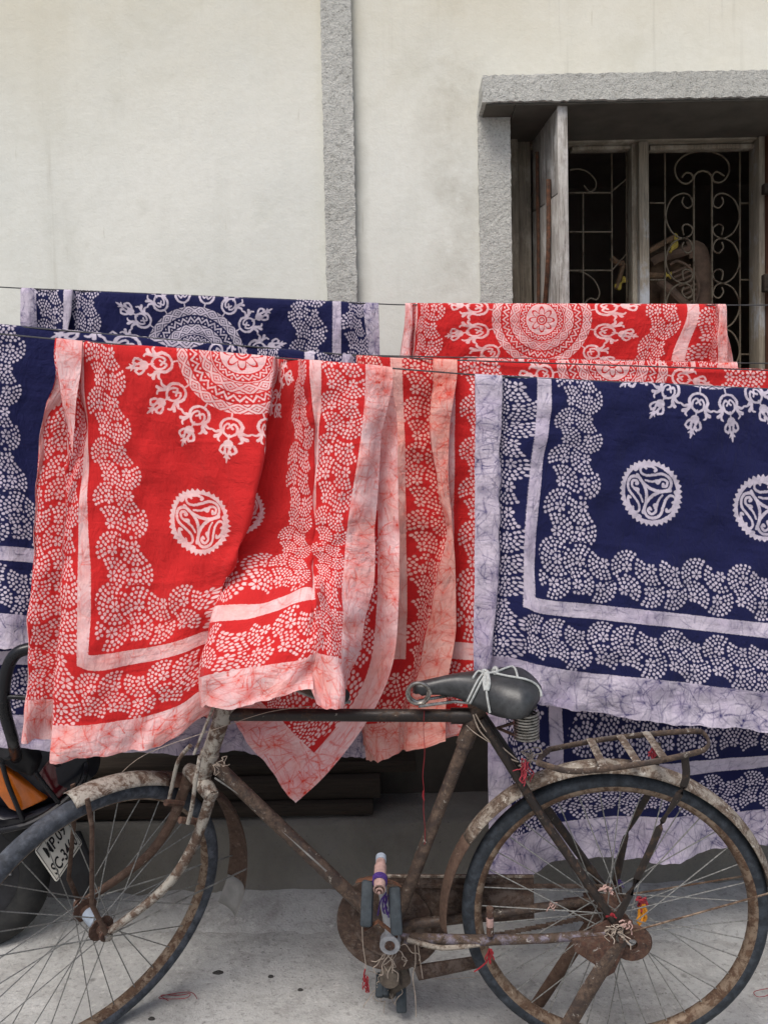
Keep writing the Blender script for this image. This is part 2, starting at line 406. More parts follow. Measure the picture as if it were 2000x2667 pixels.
    for k in range(16):
        a = (k+.5)*2*math.pi/16; ca, sa = math.cos(a), math.sin(a)
        def T(pts): return [(cx+(R+s_)*ca-t_*sa, cy+(R+s_)*sa+t_*ca) for s_, t_ in pts]
        for g in (1, -1):
            m = lambda pts: T([(s_, g*t_) for s_, t_ in pts])
            stroke(m([(.013, 0), (.018, .013), (.032, .021), (.047, .018), (.056, .021), (.062, .031)]), .0045, .0065, 1, 1.22)
            stroke(m([(.046, .019), (.050, .030), (.046, .038)]), .007, .003, 1, 1.22)
            stroke(m([(.054, .020), (.066, .024), (.072, .020)]), .006, .003, 1, 1.22)
            stroke(m([(.058, .002), (.050, .012), (.036, .013), (.027, .006), (.033, .001), (.039, .005)]), .0045, .0035, 1, 1.22)
            stroke(m([(.074, .001), (.082, .013), (.093, .017), (.099, .010), (.094, .006)]), .005, .004, 1, 1.22)
            stroke(m([(.094, .002), (.102, .010)]), .006, .002, 1, 1.22)
            stroke(m([(.104, .001), (.110, .007)]), .005, .002, 1, 1.22)
        stroke(T([(.0, 0), (.014, 0)]), .0035)
        stroke(T([(.054, 0), (.076, 0)]), .0035)
        stroke(T([(.076, 0), (.086, 0), (.104, 0), (.121, 0)]), .020, .002)
        stroke(T([(.088, 0), (.097, 0)]), .0048, .002, 0)
    # ---- toothed medallions with three paisleys ----
    for mx in (CW/2-.139, CW/2+.139):
        for my in (.536, CL-.536):
            Q = .080; x0, x1, y0, y1 = win(mx, my, Q)
            X = ((np.arange(x0, x1)+.5)*MM-mx)[None]; Y = ((np.arange(y0, y1)+.5)*MM-my)[:, None]
            r = np.hypot(X, Y); th = np.arctan2(Y+0*X, X+0*Y)
            edge = .0725+.006*np.abs((th/(2*math.pi)*38) % 1*2-1)
            c = np.minimum(np.clip(.5+(edge-r)/MM, 0, 1), np.clip(.5+(r-.0645)/MM, 0, 1))
            s = M[y0:y1, x0:x1]; np.maximum(s, c, out=s)
            for k in range(3):
                ck, sk = math.cos(k*2*math.pi/3), math.sin(k*2*math.pi/3)
                def P(pts):
                    out_ = []
                    for qx, qy in pts:
                        u_, v_ = (qx-1225)/375*.0795, -(qy-1245)/375*.0795
                        out_.append((mx+u_*ck-v_*sk, my+u_*sk+v_*ck))
                    return out_
                stroke(P([(1065, 1070), (1140, 1150), (1240, 1205), (1350, 1215), (1435, 1185), (1462, 1115), (1425, 1050), (1350, 1022), (1260, 1045), (1170, 1062), (1110, 1040), (1098, 995), (1130, 968), (1165, 985)]), .0080, .0055)
                stroke(P([(1165, 1118), (1240, 1122), (1310, 1100), (1370, 1080), (1415, 1105), (1405, 1150), (1370, 1155), (1372, 1135)]), .0045, .0070)
                stroke(P([(1290, 1112), (1310, 1132), (1335, 1105)]), .0075, .004)
                stroke(P([(1130, 962), (1200, 950), (1255, 962), (1285, 985), (1268, 1000)]), .0085, .006)
                stroke(P([(1040, 1010), (1090, 960), (1160, 935)]), .010, .006)
    # ---- crackle: dye that ran into breaks of the wax, drawn as crossing creases and star bursts in the plain bands
    K = np.zeros((ny, nx), np.float32)
    def soft(x, y, r, inten):
        x0, x1, y0, y1 = win(x, y, r*2)
        if x1 <= x0 or y1 <= y0: return
        X_ = (np.arange(x0, x1)+.5)*MM-x; Y_ = (np.arange(y0, y1)+.5)*MM-y
        s = K[y0:y1, x0:x1]; np.maximum(s, inten*np.exp(-(X_[None]**2+Y_[:, None]**2)/(r*r)), out=s)
    def crease(x, y, a, ln, w, inten):
        n = int(ln/.0016); bend = rng.gauss(0, .012)
        for i in range(n):
            f = 1-.75*i/n
            soft(x, y, w*(.7+.5*rng.random())*(.5+.5*f), inten*f*(.75+.25*rng.random()))
            a += bend+rng.gauss(0, .06)
            x += math.cos(a)*.0016; y += math.sin(a)*.0016
    zones = [(0, .066, 0, CL), (CW-.066, CW, 0, CL), (0, CW, 0, .09), (0, CW, CL-.09, CL)]
    strips = [(xs0, xs1, ys0, CL-ys0), (CW-xs1, CW-xs0, ys0, CL-ys0), (xs0, CW-xs0, ys0, ys1), (xs0, CW-xs0, CL-ys1, CL-ys0)]
    for zs, dens, star in ((zones, 3000, 1000), (strips, 2200, 300)):
        for x0, x1, y0, y1 in zs:
            ar = (x1-x0)*(y1-y0)
            for _ in range(int(ar*dens)):
                a = rng.choice((rng.gauss(0, .25), rng.gauss(math.pi/2, .3), rng.uniform(0, 6.28)))
                crease(rng.uniform(x0, x1), rng.uniform(y0, y1), a, rng.uniform(.02, .10), rng.uniform(.0008, .0020), rng.uniform(.35, 1))
            for _ in range(int(ar*star)):
                x, y = rng.uniform(x0, x1), rng.uniform(y0, y1); soft(x, y, rng.uniform(.002, .0055), rng.uniform(.5, .95)); b0 = rng.uniform(0, 6.28)
                if rng.random() < .5: soft(x, y, rng.uniform(.008, .018), rng.uniform(.2, .5))
                for k in range(rng.randint(3, 6)): crease(x, y, b0+k*1.1+rng.gauss(0, .3), rng.uniform(.012, .055), rng.uniform(.0011, .0026), rng.uniform(.6, 1))
    return M, B, K
M_, B_, K_ = batik_mask()
img = bpy.data.images.new('batik_print', M_.shape[1], M_.shape[0], alpha=False, float_buffer=False, is_data=True)
px_ = np.ones((M_.shape[0], M_.shape[1], 4), np.float32); px_[..., 0] = M_; px_[..., 1] = B_; px_[..., 2] = np.clip(K_, 0, 1)
img.pixels.foreach_set(px_.ravel()); img.update(); img.pack()
del px_

PLASTER, ROUGH, CONC, DIRTY = m_plaster(), m_roughcast(), m_cement(), m_cement(True)
WOOD_GREY = m_wood('weathered_grey_wood', (104, 98, 92), (184, 180, 174), (5, 5, .3), (200, 198, 195), .40)
WOOD_FRAME = m_wood('grimy_frame_wood', (104, 97, 86), (152, 143, 127), (6, 6, .3), (168, 162, 148), .45)
WOOD_HEAD = m_wood('grimy_head_rail_wood', (104, 98, 86), (150, 142, 126), (.3, 6, 6), (164, 158, 144), .45)
WOOD_POST = m_wood('flaking_post_wood', (112, 104, 92), (160, 152, 136), (6, 6, .3), (172, 176, 180), .4)
WOOD_DARK = m_wood('dark_timber', (42, 37, 33), (60, 52, 45), (.3, 4, 4))
WOOD_BROWN = m_wood('red_brown_wood', (78, 52, 42), (112, 78, 62), (5, 5, .4))
RUST = m_rusty('rusty_iron', (96, 70, 54), .2, rust=(112, 74, 54))
IRON = m_rusty('painted_grille_iron', (112, 103, 88), .55, rust=(86, 70, 56))
DARKROOM = m_plain('sooty_room_plaster', (165, 156, 150), .9, var=.2, scale=3)
RED_BATIK = m_batik('red_batik_cotton', (212, 45, 46), (242, 204, 204), (226, 64, 42), img, (242, 150, 128), 1.0)
BLUE_BATIK = m_batik('navy_batik_cotton', (31, 34, 76), (210, 200, 214), (44, 42, 100), img, (168, 150, 188), .95)

RED_BATIK2 = m_batik('red_batik_cotton_stained', (206, 42, 43), (240, 190, 180), (222, 62, 38), img, (236, 134, 106), 1.0)
# ------------------------------------------------------------------ ground and building
WALL_Y = 2.95
def ground():
    n = 60; xs = sorted(set(list(np.linspace(-2.4, 2.4, 61))+[-60, -25, -10, -5, 5, 10, 25, 60]))
    ys = sorted(set(list(np.linspace(.6, 3.1, 33))+[-60, -20, -6, -2, 6, 15, 60]))
    rng = random.Random(2); mb = MB()
    def z(x, y):
        if abs(x) > 2.4 or y < .6 or y > 3.1: return 0
        return .004*math.sin(3.1*x+1.2*y)+.003*math.sin(7.3*x-5.1*y)
    mb.grid([[(x, y, z(x, y)) for x in xs] for y in ys])
    return tag(mb.build('ground', CONC), 'worn pale grey concrete ground in front of the wall', kind='structure')
ground()
bd = empty('plastered_building', (0, WALL_Y, 0))
tag(bd, 'pale limewashed building wall with grey roughcast trim and barred window', 'building')
def bpart(mb, name, mat, parent=bd, **k):                # geometry given in world coordinates, building empty at (0, WALL_Y, 0)
    mb.v = [(x, y-WALL_Y, z) for x, y, z in mb.v]; return mb.build(name, mat, parent, **k)
OX0, OX1, OZ0, OZ1 = .452, 1.50, 1.20, 2.604
def wall_ring(mb, x0, x1, z0, z1, y0, y1, ox0, ox1, oz0, oz1):
    o = [(x0, z0), (x1, z0), (x1, z1), (x0, z1)]; i = [(ox0, oz0), (ox1, oz0), (ox1, oz1), (ox0, oz1)]
    vs = [(a, y0, b) for a, b in o]+[(a, y0, b) for a, b in i]+[(a, y1, b) for a, b in o]+[(a, y1, b) for a, b in i]
    fs = []
    for k in range(4):
        l = (k+1) % 4
        fs += [(k, l, 4+l, 4+k), (8+k, 12+k, 12+l, 8+l), (4+k, 4+l, 12+l, 12+k), (k, 8+k, 8+l, l)]
    mb.add(vs, fs); return mb
bpart(wall_ring(MB(), -7, 7, .0, 5.6, WALL_Y, WALL_Y+.36, OX0, OX1, OZ0, OZ1), 'wall', PLASTER, smooth=False)
# roughcast pilaster, window surround and projecting lintel
def rough_box(x0, x1, y0, y1, z0, z1, seed, step=.011):
    rng = random.Random(seed); mb = MB()                 # front face carries a real uneven edge
    nx, nz = max(2, int((x1-x0)/step)), max(2, int((z1-z0)/step)); j = .0022
    rows = []
    for k in range(nz+1):
        row = []
        for i in range(nx+1):
            e = 1 if i in (0, nx) or k in (0, nz) else .8
            row.append((x0+(x1-x0)*i/nx+rng.uniform(-j, j)*e, y0+rng.uniform(-j, j)*.9, z0+(z1-z0)*k/nz+rng.uniform(-j, j)*e))
        rows.append(row)
    ring_ = rows[0]+[r[-1] for r in rows[1:]]+rows[-1][-2::-1]+[r[0] for r in rows[-2:0:-1]]
    mb.grid(rows); n = len(ring_); mb.add(list(ring_)+[(p[0], y1, p[2]) for p in ring_], [(i, (i+1) % n, n+(i+1) % n, n+i) for i in range(n)])
    return mb
pl, pr = W(843, 400, WALL_Y-.03).x, W(922, 400, WALL_Y-.03).x
bpart(rough_box(pl, pr, WALL_Y-.03, WALL_Y+.01, .985, 3.3, 1), 'pilaster', ROUGH)
jl = W(1249, 600, WALL_Y-.012).x
bpart(rough_box(jl, OX0-.002, WALL_Y-.012, WALL_Y+.01, 1.15, 2.60, 2), 'window_surround', ROUGH)
bpart(rough_box(OX1+.002, OX1+.12, WALL_Y-.012, WALL_Y+.01, 1.15, 2.60, 5), 'window_surround', ROUGH)
lx0 = W(1256, 225, 2.83).x; lz1 = W(1600, 188, 2.83).z; lz0 = W(1600, 257, 2.83).z
bpart(rough_box(lx0, OX1+.20, 2.83, WALL_Y+.02, lz0, lz1, 3), 'lintel', ROUGH)
mb = MB(); xs = np.linspace(-7, 7, 141); rng = random.Random(9)
PL_Y, PL_Z = 2.72, .262
prof = [(PL_Y-.05, -.02), (PL_Y-.012, .05), (PL_Y, .12), (PL_Y, PL_Z-.012), (PL_Y+.012, PL_Z), (WALL_Y+.02, PL_Z+.004)]
mb.grid([[(x, y+rng.uniform(-.004, .004), z+rng.uniform(-.003, .003)) for x in xs] for y, z in prof])
bpart(mb, 'plinth', DIRTY)
mb = MB(); xs = np.linspace(-3, 3, 121)
rows = []
for k, (y, z) in enumerate(((2.50, -.012), (2.56, .012), (2.63, .035), (2.74, .05))):
    rows.append([(x, y+(.05*math.sin(2.1*x+1)+.03*math.sin(5.7*x)+rng.uniform(-.015, .015))*(1 if k < 3 else 0)-(.10*max(0, min(1, (x-.2)/1.0)) if k < 3 else 0),
                  z+(rng.uniform(-.006, .008) if k else 0)) for x in xs])
mb.grid(rows); bpart(mb, 'cement_footing', CONC)
# room behind the window
mb = MB(); a = (-.4, 2.6, WALL_Y+.355, 5.6, .2, 3.2)
vs = [(x, y, z) for z in a[4:6] for y in a[2:4] for x in a[0:2]]
mb.add(vs, [(0, 1, 3, 2), (4, 6, 7, 5), (2, 3, 7, 6), (0, 2, 6, 4), (1, 5, 7, 3)])
bpart(mb, 'inner_room', DARKROOM, smooth=False)
# window: frame members, mullion, grilles
DARKCEM = m_plain('dark_grey_cement', (92, 88, 80), .95, var=.25, scale=9)  # darker cement for the thin slabs under the lintel and opening
SHADEM = m_plain('shaded_wall_cement', (84, 79, 72), .95, var=.35, scale=5, bump=.4, dust=(84, 78, 70))
bpart(MB().span(OX0+.003, OX1-.003, 2.842, 3.15, lz0-.008 if lz0 < OZ1 else OZ1-.008, (lz0 if lz0 < OZ1 else OZ1)-.003), 'soffit', DARKCEM, smooth=False)
bpart(MB().span(lx0+.012, OX0, 2.842, WALL_Y-.014, lz0-.007, lz0-.003), 'soffit', DARKCEM, smooth=False)
bpart(MB().span(-7, 7, WALL_Y-.006, WALL_Y+.01, PL_Z+.004, .98), 'shade_sheet', SHADEM, smooth=False)  # added dark sheet: shade behind the hanging cloths put into its colour
win_ = empty('window', (0, 0, 0), bd)
FY = 3.155
def member(name, px0, px1, py0, py1, Y, th, mat, zb=None):
    a, b = W(px0, (py0+py1)/2, Y), W(px1, (py0+py1)/2, Y); zt = W((px0+px1)/2, py0, Y).z
    z0 = W((px0+px1)/2, py1, Y).z if zb is None else zb
    return bpart(MB().span(a.x, b.x, Y, Y+th, z0, zt), name, mat, win_, bevel=.004)
x_end = OX1-.004
bpart(MB().span(W(1386, 350, FY).x, W(1972, 350, FY).x, FY, FY+.07, W(1700, 366, FY).z, OZ1-.010), 'frame_head', WOOD_HEAD, win_, bevel=.004)
bpart(MB().span(OX0+.003, W(1352, 600, FY-.03).x, FY-.03, FY+.08, OZ0, OZ1-.003), 'frame_side', WOOD_FRAME, win_, bevel=.004)
bpart(MB().span(W(1352, 600, FY-.03).x+.003, W(1384, 600, FY).x, FY+.0, FY+.08, OZ0, OZ1-.004), 'frame_side', WOOD_FRAME, win_, bevel=.004)
bpart(MB().span(W(1974, 600, FY).x, W(1990, 600, FY).x, FY-.01, FY+.08, OZ0, OZ1-.003), 'frame_side', WOOD_POST, win_, bevel=.004)
bpart(MB().span(W(1992, 600, FY).x, x_end, FY-.04, FY+.03, OZ0, OZ1-.003), 'folded_shutter', WOOD_BROWN, win_, bevel=.004)
for py0, py1 in ((480, 505), (715, 760)):
    a = W(1984, py0, FY-.05); b = W(2030, py1, FY-.05)
    bpart(MB().span(a.x, b.x, FY-.07, FY-.042, b.z, a.z), 'shutter_cleat', WOOD_DARK, win_, bevel=.004)
member('mullion', 1646, 1664, 372, 800, FY+.02, .06, WOOD_FRAME, OZ0)
member('mullion', 1665, 1691, 366, 800, FY-.012, .09, WOOD_POST, OZ0)
member('sash_rail', 1490, 1645, 378, 388, FY+.03, .04, WOOD_FRAME)
member('sash_rail', 1693, 1972, 374, 386, FY+.03, .04, WOOD_FRAME)
bpart(MB().span(OX0, OX1, WALL_Y-.03, FY+.1, OZ0-.05, OZ0), 'sill', DIRTY, win_, bevel=.006)
GY = FY+.09
def z8(x, y): return W(1600+x/3.6875, 350+y/3.6875, GY)
def zl(x, y): return W(1200+x/2.07375, 150+y/2.07375, GY)
def bar(pts, f, r=.0034, sm=False, name='grille_bar'):
    P = [f(*p) for p in pts]
    if sm: P = curve(P, 5)
    mb = MB().tube(P, r, 6); return bpart(mb, name, IRON, win_)
low = 3400
for x in (485, 1205, 1355): bar([(x, 130), (x+3, low)], z8)
for a, b, y in ((340, 483, 655), (1207, 1353, 658), (1207, 1355, 1395), (340, 483, 1395), (1207, 1355, 2112)): bar([(a, y), (b, y)], z8)
bar([(762, low), (762, 430), (768, 392), (800, 360), (850, 346), (900, 360), (930, 392), (937, 430), (937, low)], z8, .0040)
bar([(645, 412), (690, 366), (740, 378), (748, 430), (690, 470), (620, 440), (580, 350), (605, 260), (700, 185), (850, 155), (1000, 185), (1088, 260), (1102, 350), (1060, 432), (1000, 460), (950, 440), (944, 390), (985, 356), (1055, 397)], z8, .0036, True, 'grille_scroll')
S = [(1030, 598), (1046, 650), (1005, 702), (958, 685), (948, 640), (980, 580), (1050, 564), (1140, 612), (1194, 720), (1196, 830), (1140, 940), (1060, 992), (1000, 985), (955, 950), (948, 895), (1000, 860), (1042, 885), (1030, 965)]
for dy in (0, 433, 866, 1299):
    for s in (1, -1):
        bar([(848+s*(x-848), y+dy) for x, y in S], z8, .0033, True, 'grille_scroll')
for x, y0 in ((815, 470), (895, 470), (660, 730)): bar([(x, y0), (x+2, 1900)], zl)
for a, b, y in ((560, 815, 728), (560, 815, 940), (560, 818, 1148)): bar([(a, y), (b, y)], zl)
bar([(815, 720), (895, 655)], zl); bar([(815, 1148), (895, 1060)], zl)
bar([(590, 605), (640, 600), (690, 620), (728, 665), (725, 705), (695, 722), (665, 688)], zl, .0030, True, 'grille_scroll')
bar([(590, 1150), (650, 1155), (715, 1195), (748, 1260), (735, 1305), (695, 1300), (660, 1340)], zl, .0030, True, 'grille_scroll')
# outward-opened plank shutter
sh = empty('shutter', (0, 0, 0), bd)
Hh, Ff = Vector((W(1389, 600, 3.15).x, 3.15, 0)), Vector((W(1457, 600, 2.865).x, 2.865, 0)); sd_ = (Ff-Hh); sl = sd_.length; sd_.normalize(); sn = Vector((sd_.y, -sd_.x, 0))   # sn: left, towards the viewer
if sn.x > 0: sn = -sn
def shp(s, z, o=0): return Hh+sd_*s+Vector((0, 0, z))+sn*o
def board(s0, s1, zt0, zt1, zb0, zb1, th, o=0, mat=None):
    poly = [shp(s0, zb0, o), shp(s1, zb1, o), shp(s1, zt1, o), shp(s0, zt0, o)]
    return bpart(MB().prism(poly, -sn*th), 'board', mat or WOOD_GREY, sh, bevel=.003)
zT = 2.598; zm0, zm1 = W(1395, 545, 3.12).z, W(1455, 505, 2.87).z
half = sl*.52
board(0, half-.002, zT, zT, zm0+.004, (zm0+zm1)/2, .022)
board(half, sl, zT, zT, (zm0+zm1)/2+.004, zm1+.004, .024, .002)
board(0, half-.004, zm0, (zm0+zm1)/2-.004, 1.22, 1.22, .024, .003)
board(half-.002, sl, (zm0+zm1)/2-.002, zm1, 1.22, 1.22, .026, .005)
bpart(MB().prism([shp(sl+.001, 1.22, .006), shp(sl+.001, zT-.002, .006), shp(sl+.012, zT-.002, .006), shp(sl+.012, 1.22, .006)], -sn*.034), 'edge_strip', WOOD_GREY, sh, bevel=.003)
bpart(MB().tube([shp(.085, 2.50, .010), shp(.092, 2.2, .011), shp(.086, 1.9, .012), shp(.078, 1.30, .011)], .006, 6), 'rusty_rod', RUST, sh)
bpart(MB().tube(curve([shp(.215, 2.36, .012), shp(.222, 2.2, .016), shp(.216, 2.08, .018), shp(.165, 1.95, .014), shp(.130, 1.885, .012)], 4), .008, 7, flat=.005), 'pull_strap', RUST, sh)

# things lying inside, just behind the grille
bc = empty('broken_chair', W(1760, 800, 3.45)); bc.location.z = 1.25
tag(bc, 'broken brown chair with curved slatted back behind the window grille', 'chair')
def cpart(mb, name, mat):
    mb.v = [tuple(Vector(p)-bc.location) for p in mb.v]; return mb.build(name, mat, bc)
def zc(x, y, Y=3.44): return W(1600+x/3.6875, 350+y/3.6875, Y)
CH = m_plain('dusty_brown_wood', (150, 126, 108), .8, var=.35, scale=18)
cpart(MB().tube(curve([zc(700, 1110), zc(800, 1105), zc(850, 1250), zc(868, 1420), zc(850, 1640), zc(800, 1900), zc(760, 2250)], 5), .014, 8, flat=.034, ref=(0, 1, 0)), 'curved_post', CH)
rim_ = curve([zc(530, 1250, 3.40), zc(600, 1215, 3.40), zc(700, 1260, 3.40), zc(785, 1360, 3.40), zc(810, 1470, 3.40), zc(780, 1600, 3.40), zc(700, 1720, 3.40)], 5)
cpart(MB().tube(rim_, .006, 6), 'back_hoop', CH)
for k in range(8):
    y = 1270+k*42
    cpart(MB().tube([zc(550+k*22, y+60, 3.405), zc(min(730+k*14, 800), y-20+k*4, 3.405)], .005, 5), 'slat', CH)
cpart(MB().tube([zc(430, 1400, 3.39), zc(560, 1500, 3.39), zc(720, 1660, 3.39), zc(860, 1900, 3.39)], .016, 6, flat=.008), 'arm_rest', CH)
cpart(MB().tube(curve([zc(345, 1230, 3.44), zc(420, 1180, 3.44), zc(560, 1150, 3.43), zc(700, 1110, 3.43)], 4), .02, 7), 'top_rail', CH)
for q in ((480, 2300), (820, 2300)):
    cpart(MB().tube([zc(q[0], 1500, 3.46), Vector((zc(q[0], 1500, 3.46).x, 3.6, .2))], .016, 6), 'leg', CH)
YEL = m_plain('dry_yellow_husk', (232, 206, 96), .75, var=.35, scale=40)
STK = m_plain('dry_brown_stem', (150, 122, 96), .85, var=.4, scale=40)
for n_, (pts, tip, lab) in enumerate((
    ([(330, 1120), (450, 1050), (575, 985)], [(572, 985), (600, 990), (575, 1060), (535, 1130)], 'brown stem with bent yellow tip, upper one behind the grille'),
    ([(300, 1345), (400, 1350), (480, 1350)], [(478, 1350), (505, 1350), (545, 1352)], 'brown stem with flat yellow tip, lower one behind the grille'),
    ([(-30, 1180), (30, 1230), (90, 1235)], [(20, 1480), (60, 1430), (110, 1385)], 'dried stem with dull yellow tip left of the window mullion'))):
    st = empty('dried_stem', zc(*pts[0], 3.37)); tag(st, lab, 'dried stem', 'dried stems inside the window')
    o = MB().tube(curve([zc(*p, 3.37)-st.location for p in pts], 4), .011, 7).build('stalk', STK, st)
    MB().tube(curve([zc(*p, 3.36)-st.location for p in tip], 4), [.010+.006*math.sin(i) for i in range(len(tip)*4-3)], 7, flat=.007).build('yellow_tip', YEL, st)
    MB().tube([zc(*pts[-1], 3.37)-st.location, zc(*tip[0], 3.36)-st.location], .009, 6).build('joint', STK, st)

def bundle():
    rng = random.Random(5); c = zc(520, 1480, 3.56); rows = []
    for i in range(25):
        a = math.pi*i/24; row = []
        for j in range(49):
            b = 2*math.pi*j/48
            r = 1+.16*math.sin(3*b+2*a)+.10*math.sin(7*b-3*a+1)+.07*math.sin(11*b+5*a)+.05*math.sin(5*a+b)
            row.append((.155*r*math.sin(a)*math.cos(b), .09*r*math.sin(a)*math.sin(b), .15*r*math.cos(a)))
        rows.append(row)
    o = MB().grid(rows).build('cloth_bundle', m_plain('brown_sacking', (118, 96, 78), .95, var=.45, scale=22, bump=.6, dust=(146, 124, 100)), angle=180); o.location = c
    tag(o, 'bulky brown bundle heaped behind the broken chair inside the window', 'bundle')
bundle()
# timber lying on the plinth in the shade
def plank(x0, x1, y0, y1, z0, z1, lab, rot=0):
    c = Vector(((x0+x1)/2, (y0+y1)/2, (z0+z1)/2))
    o = MB().box((0, 0, 0), (x1-x0, y1-y0, z1-z0)).build('timber_plank', WOOD_DARK, None, bevel=.004); o.location = c; o.rotation_euler.z = rot
    return tag(o, lab, 'plank', 'old timber on the plinth')
plank(-1.75, -.055, 2.75, 2.87, PL_Z+.006, PL_Z+.046, 'lowest dark timber plank lying on the plinth, with its end showing', .004)
plank(-1.85, -.03, 2.79, 2.925, PL_Z+.048, PL_Z+.115, 'thick dark timber plank lying on the lowest plank', -.003)
plank(-1.7, .09, 2.83, 2.93, PL_Z+.117, PL_Z+.155, 'thin dark timber plank on top of the stack', .004)
o = MB().box((0, 0, 0), (.07, .05, .17)).build('timber_block', WOOD_DARK, None, bevel=.004); o.location = (-.105, 2.87, PL_Z+.157+.085)
tag(o, 'short upright timber block standing on the plank stack', 'block')
# ------------------------------------------------------------------ wires and washed cloths
def Y1(px): return 2.50
def Y2(px): return 2.12+.10*(px/1000)
def Y2b(px): return 2.40
def Y3(px): return 1.90+.10*(px/1000)
WIRE = m_plain('dull_wire', (92, 92, 94), .5, .6, bump=0)
def wire(pts, Yf, lab):
    P = [W(px, py, Yf(px)) for px, py in pts]
    P = [P[0]+(P[0]-P[1]).normalized()*3.5]+P+[P[-1]+(P[-1]-P[-2]).normalized()*3.5]
    c = sum(P, Vector())/len(P)
    o = MB().tube([p-c for p in P], .0018, 6).build('clothesline_wire', WIRE); o.location = c
    return tag(o, lab, 'clothesline', 'clothesline wires')
wire([(0, 747), (55, 750), (985, 791), (1040, 793), (1500, 795), (2000, 794)], Y1, 'rear clothesline wire near the wall, highest of the four')
wire([(0, 846), (917, 925), (1190, 938), (1500, 948), (2000, 964)], Y2, 'middle clothesline wire holding the left navy cloth')
wire([(1000, 926), (1500, 937), (1919, 945), (2000, 946)], Y2b, 'short visible clothesline wire just above the right red cloth')
wire([(0, 869), (145, 883), (600, 921), (1022, 959), (1237, 976), (1500, 990), (2000, 1013)], Y3, 'front clothesline wire nearest the bicycle')

def spline_axis(A, t, tq):
    # cubic Hermite through A[k] at t[k] along axis 0
    A = np.asarray(A, float); t = np.asarray(t, float); n = len(t)
    d = np.zeros_like(A); s = (A[1:]-A[:-1])/np.diff(t).reshape(-1, *([1]*(A.ndim-1)))
    d[0], d[-1] = s[0], s[-1]
    h = np.diff(t)
    for k in range(1, n-1):
        d[k] = (s[k-1]*h[k]+s[k]*h[k-1])/(h[k]+h[k-1])
        lo = np.minimum(np.abs(s[k-1]), np.abs(s[k]))*2.2
        d[k] = np.clip(d[k], -lo, lo)
    i = np.clip(np.searchsorted(t, tq, 'right')-1, 0, n-2)
    x = ((tq-t[i])/h[i]).reshape(-1, *([1]*(A.ndim-1))); hh = h[i].reshape(-1, *([1]*(A.ndim-1)))
    return (A[i]*(1+2*x)*(1-x)**2+d[i]*hh*x*(1-x)**2+A[i+1]*x*x*(3-2*x)+d[i+1]*hh*x*x*(x-1))
def fill(row):
    idx = [k for k, p in enumerate(row) if p is not None]; out = list(row)
    for a, b in zip(idx, idx[1:]):
        for k in range(a+1, b):
            f = (k-a)/(b-a); out[k] = tuple(row[a][j]+(row[b][j]-row[a][j])*f for j in range(4))
    return out
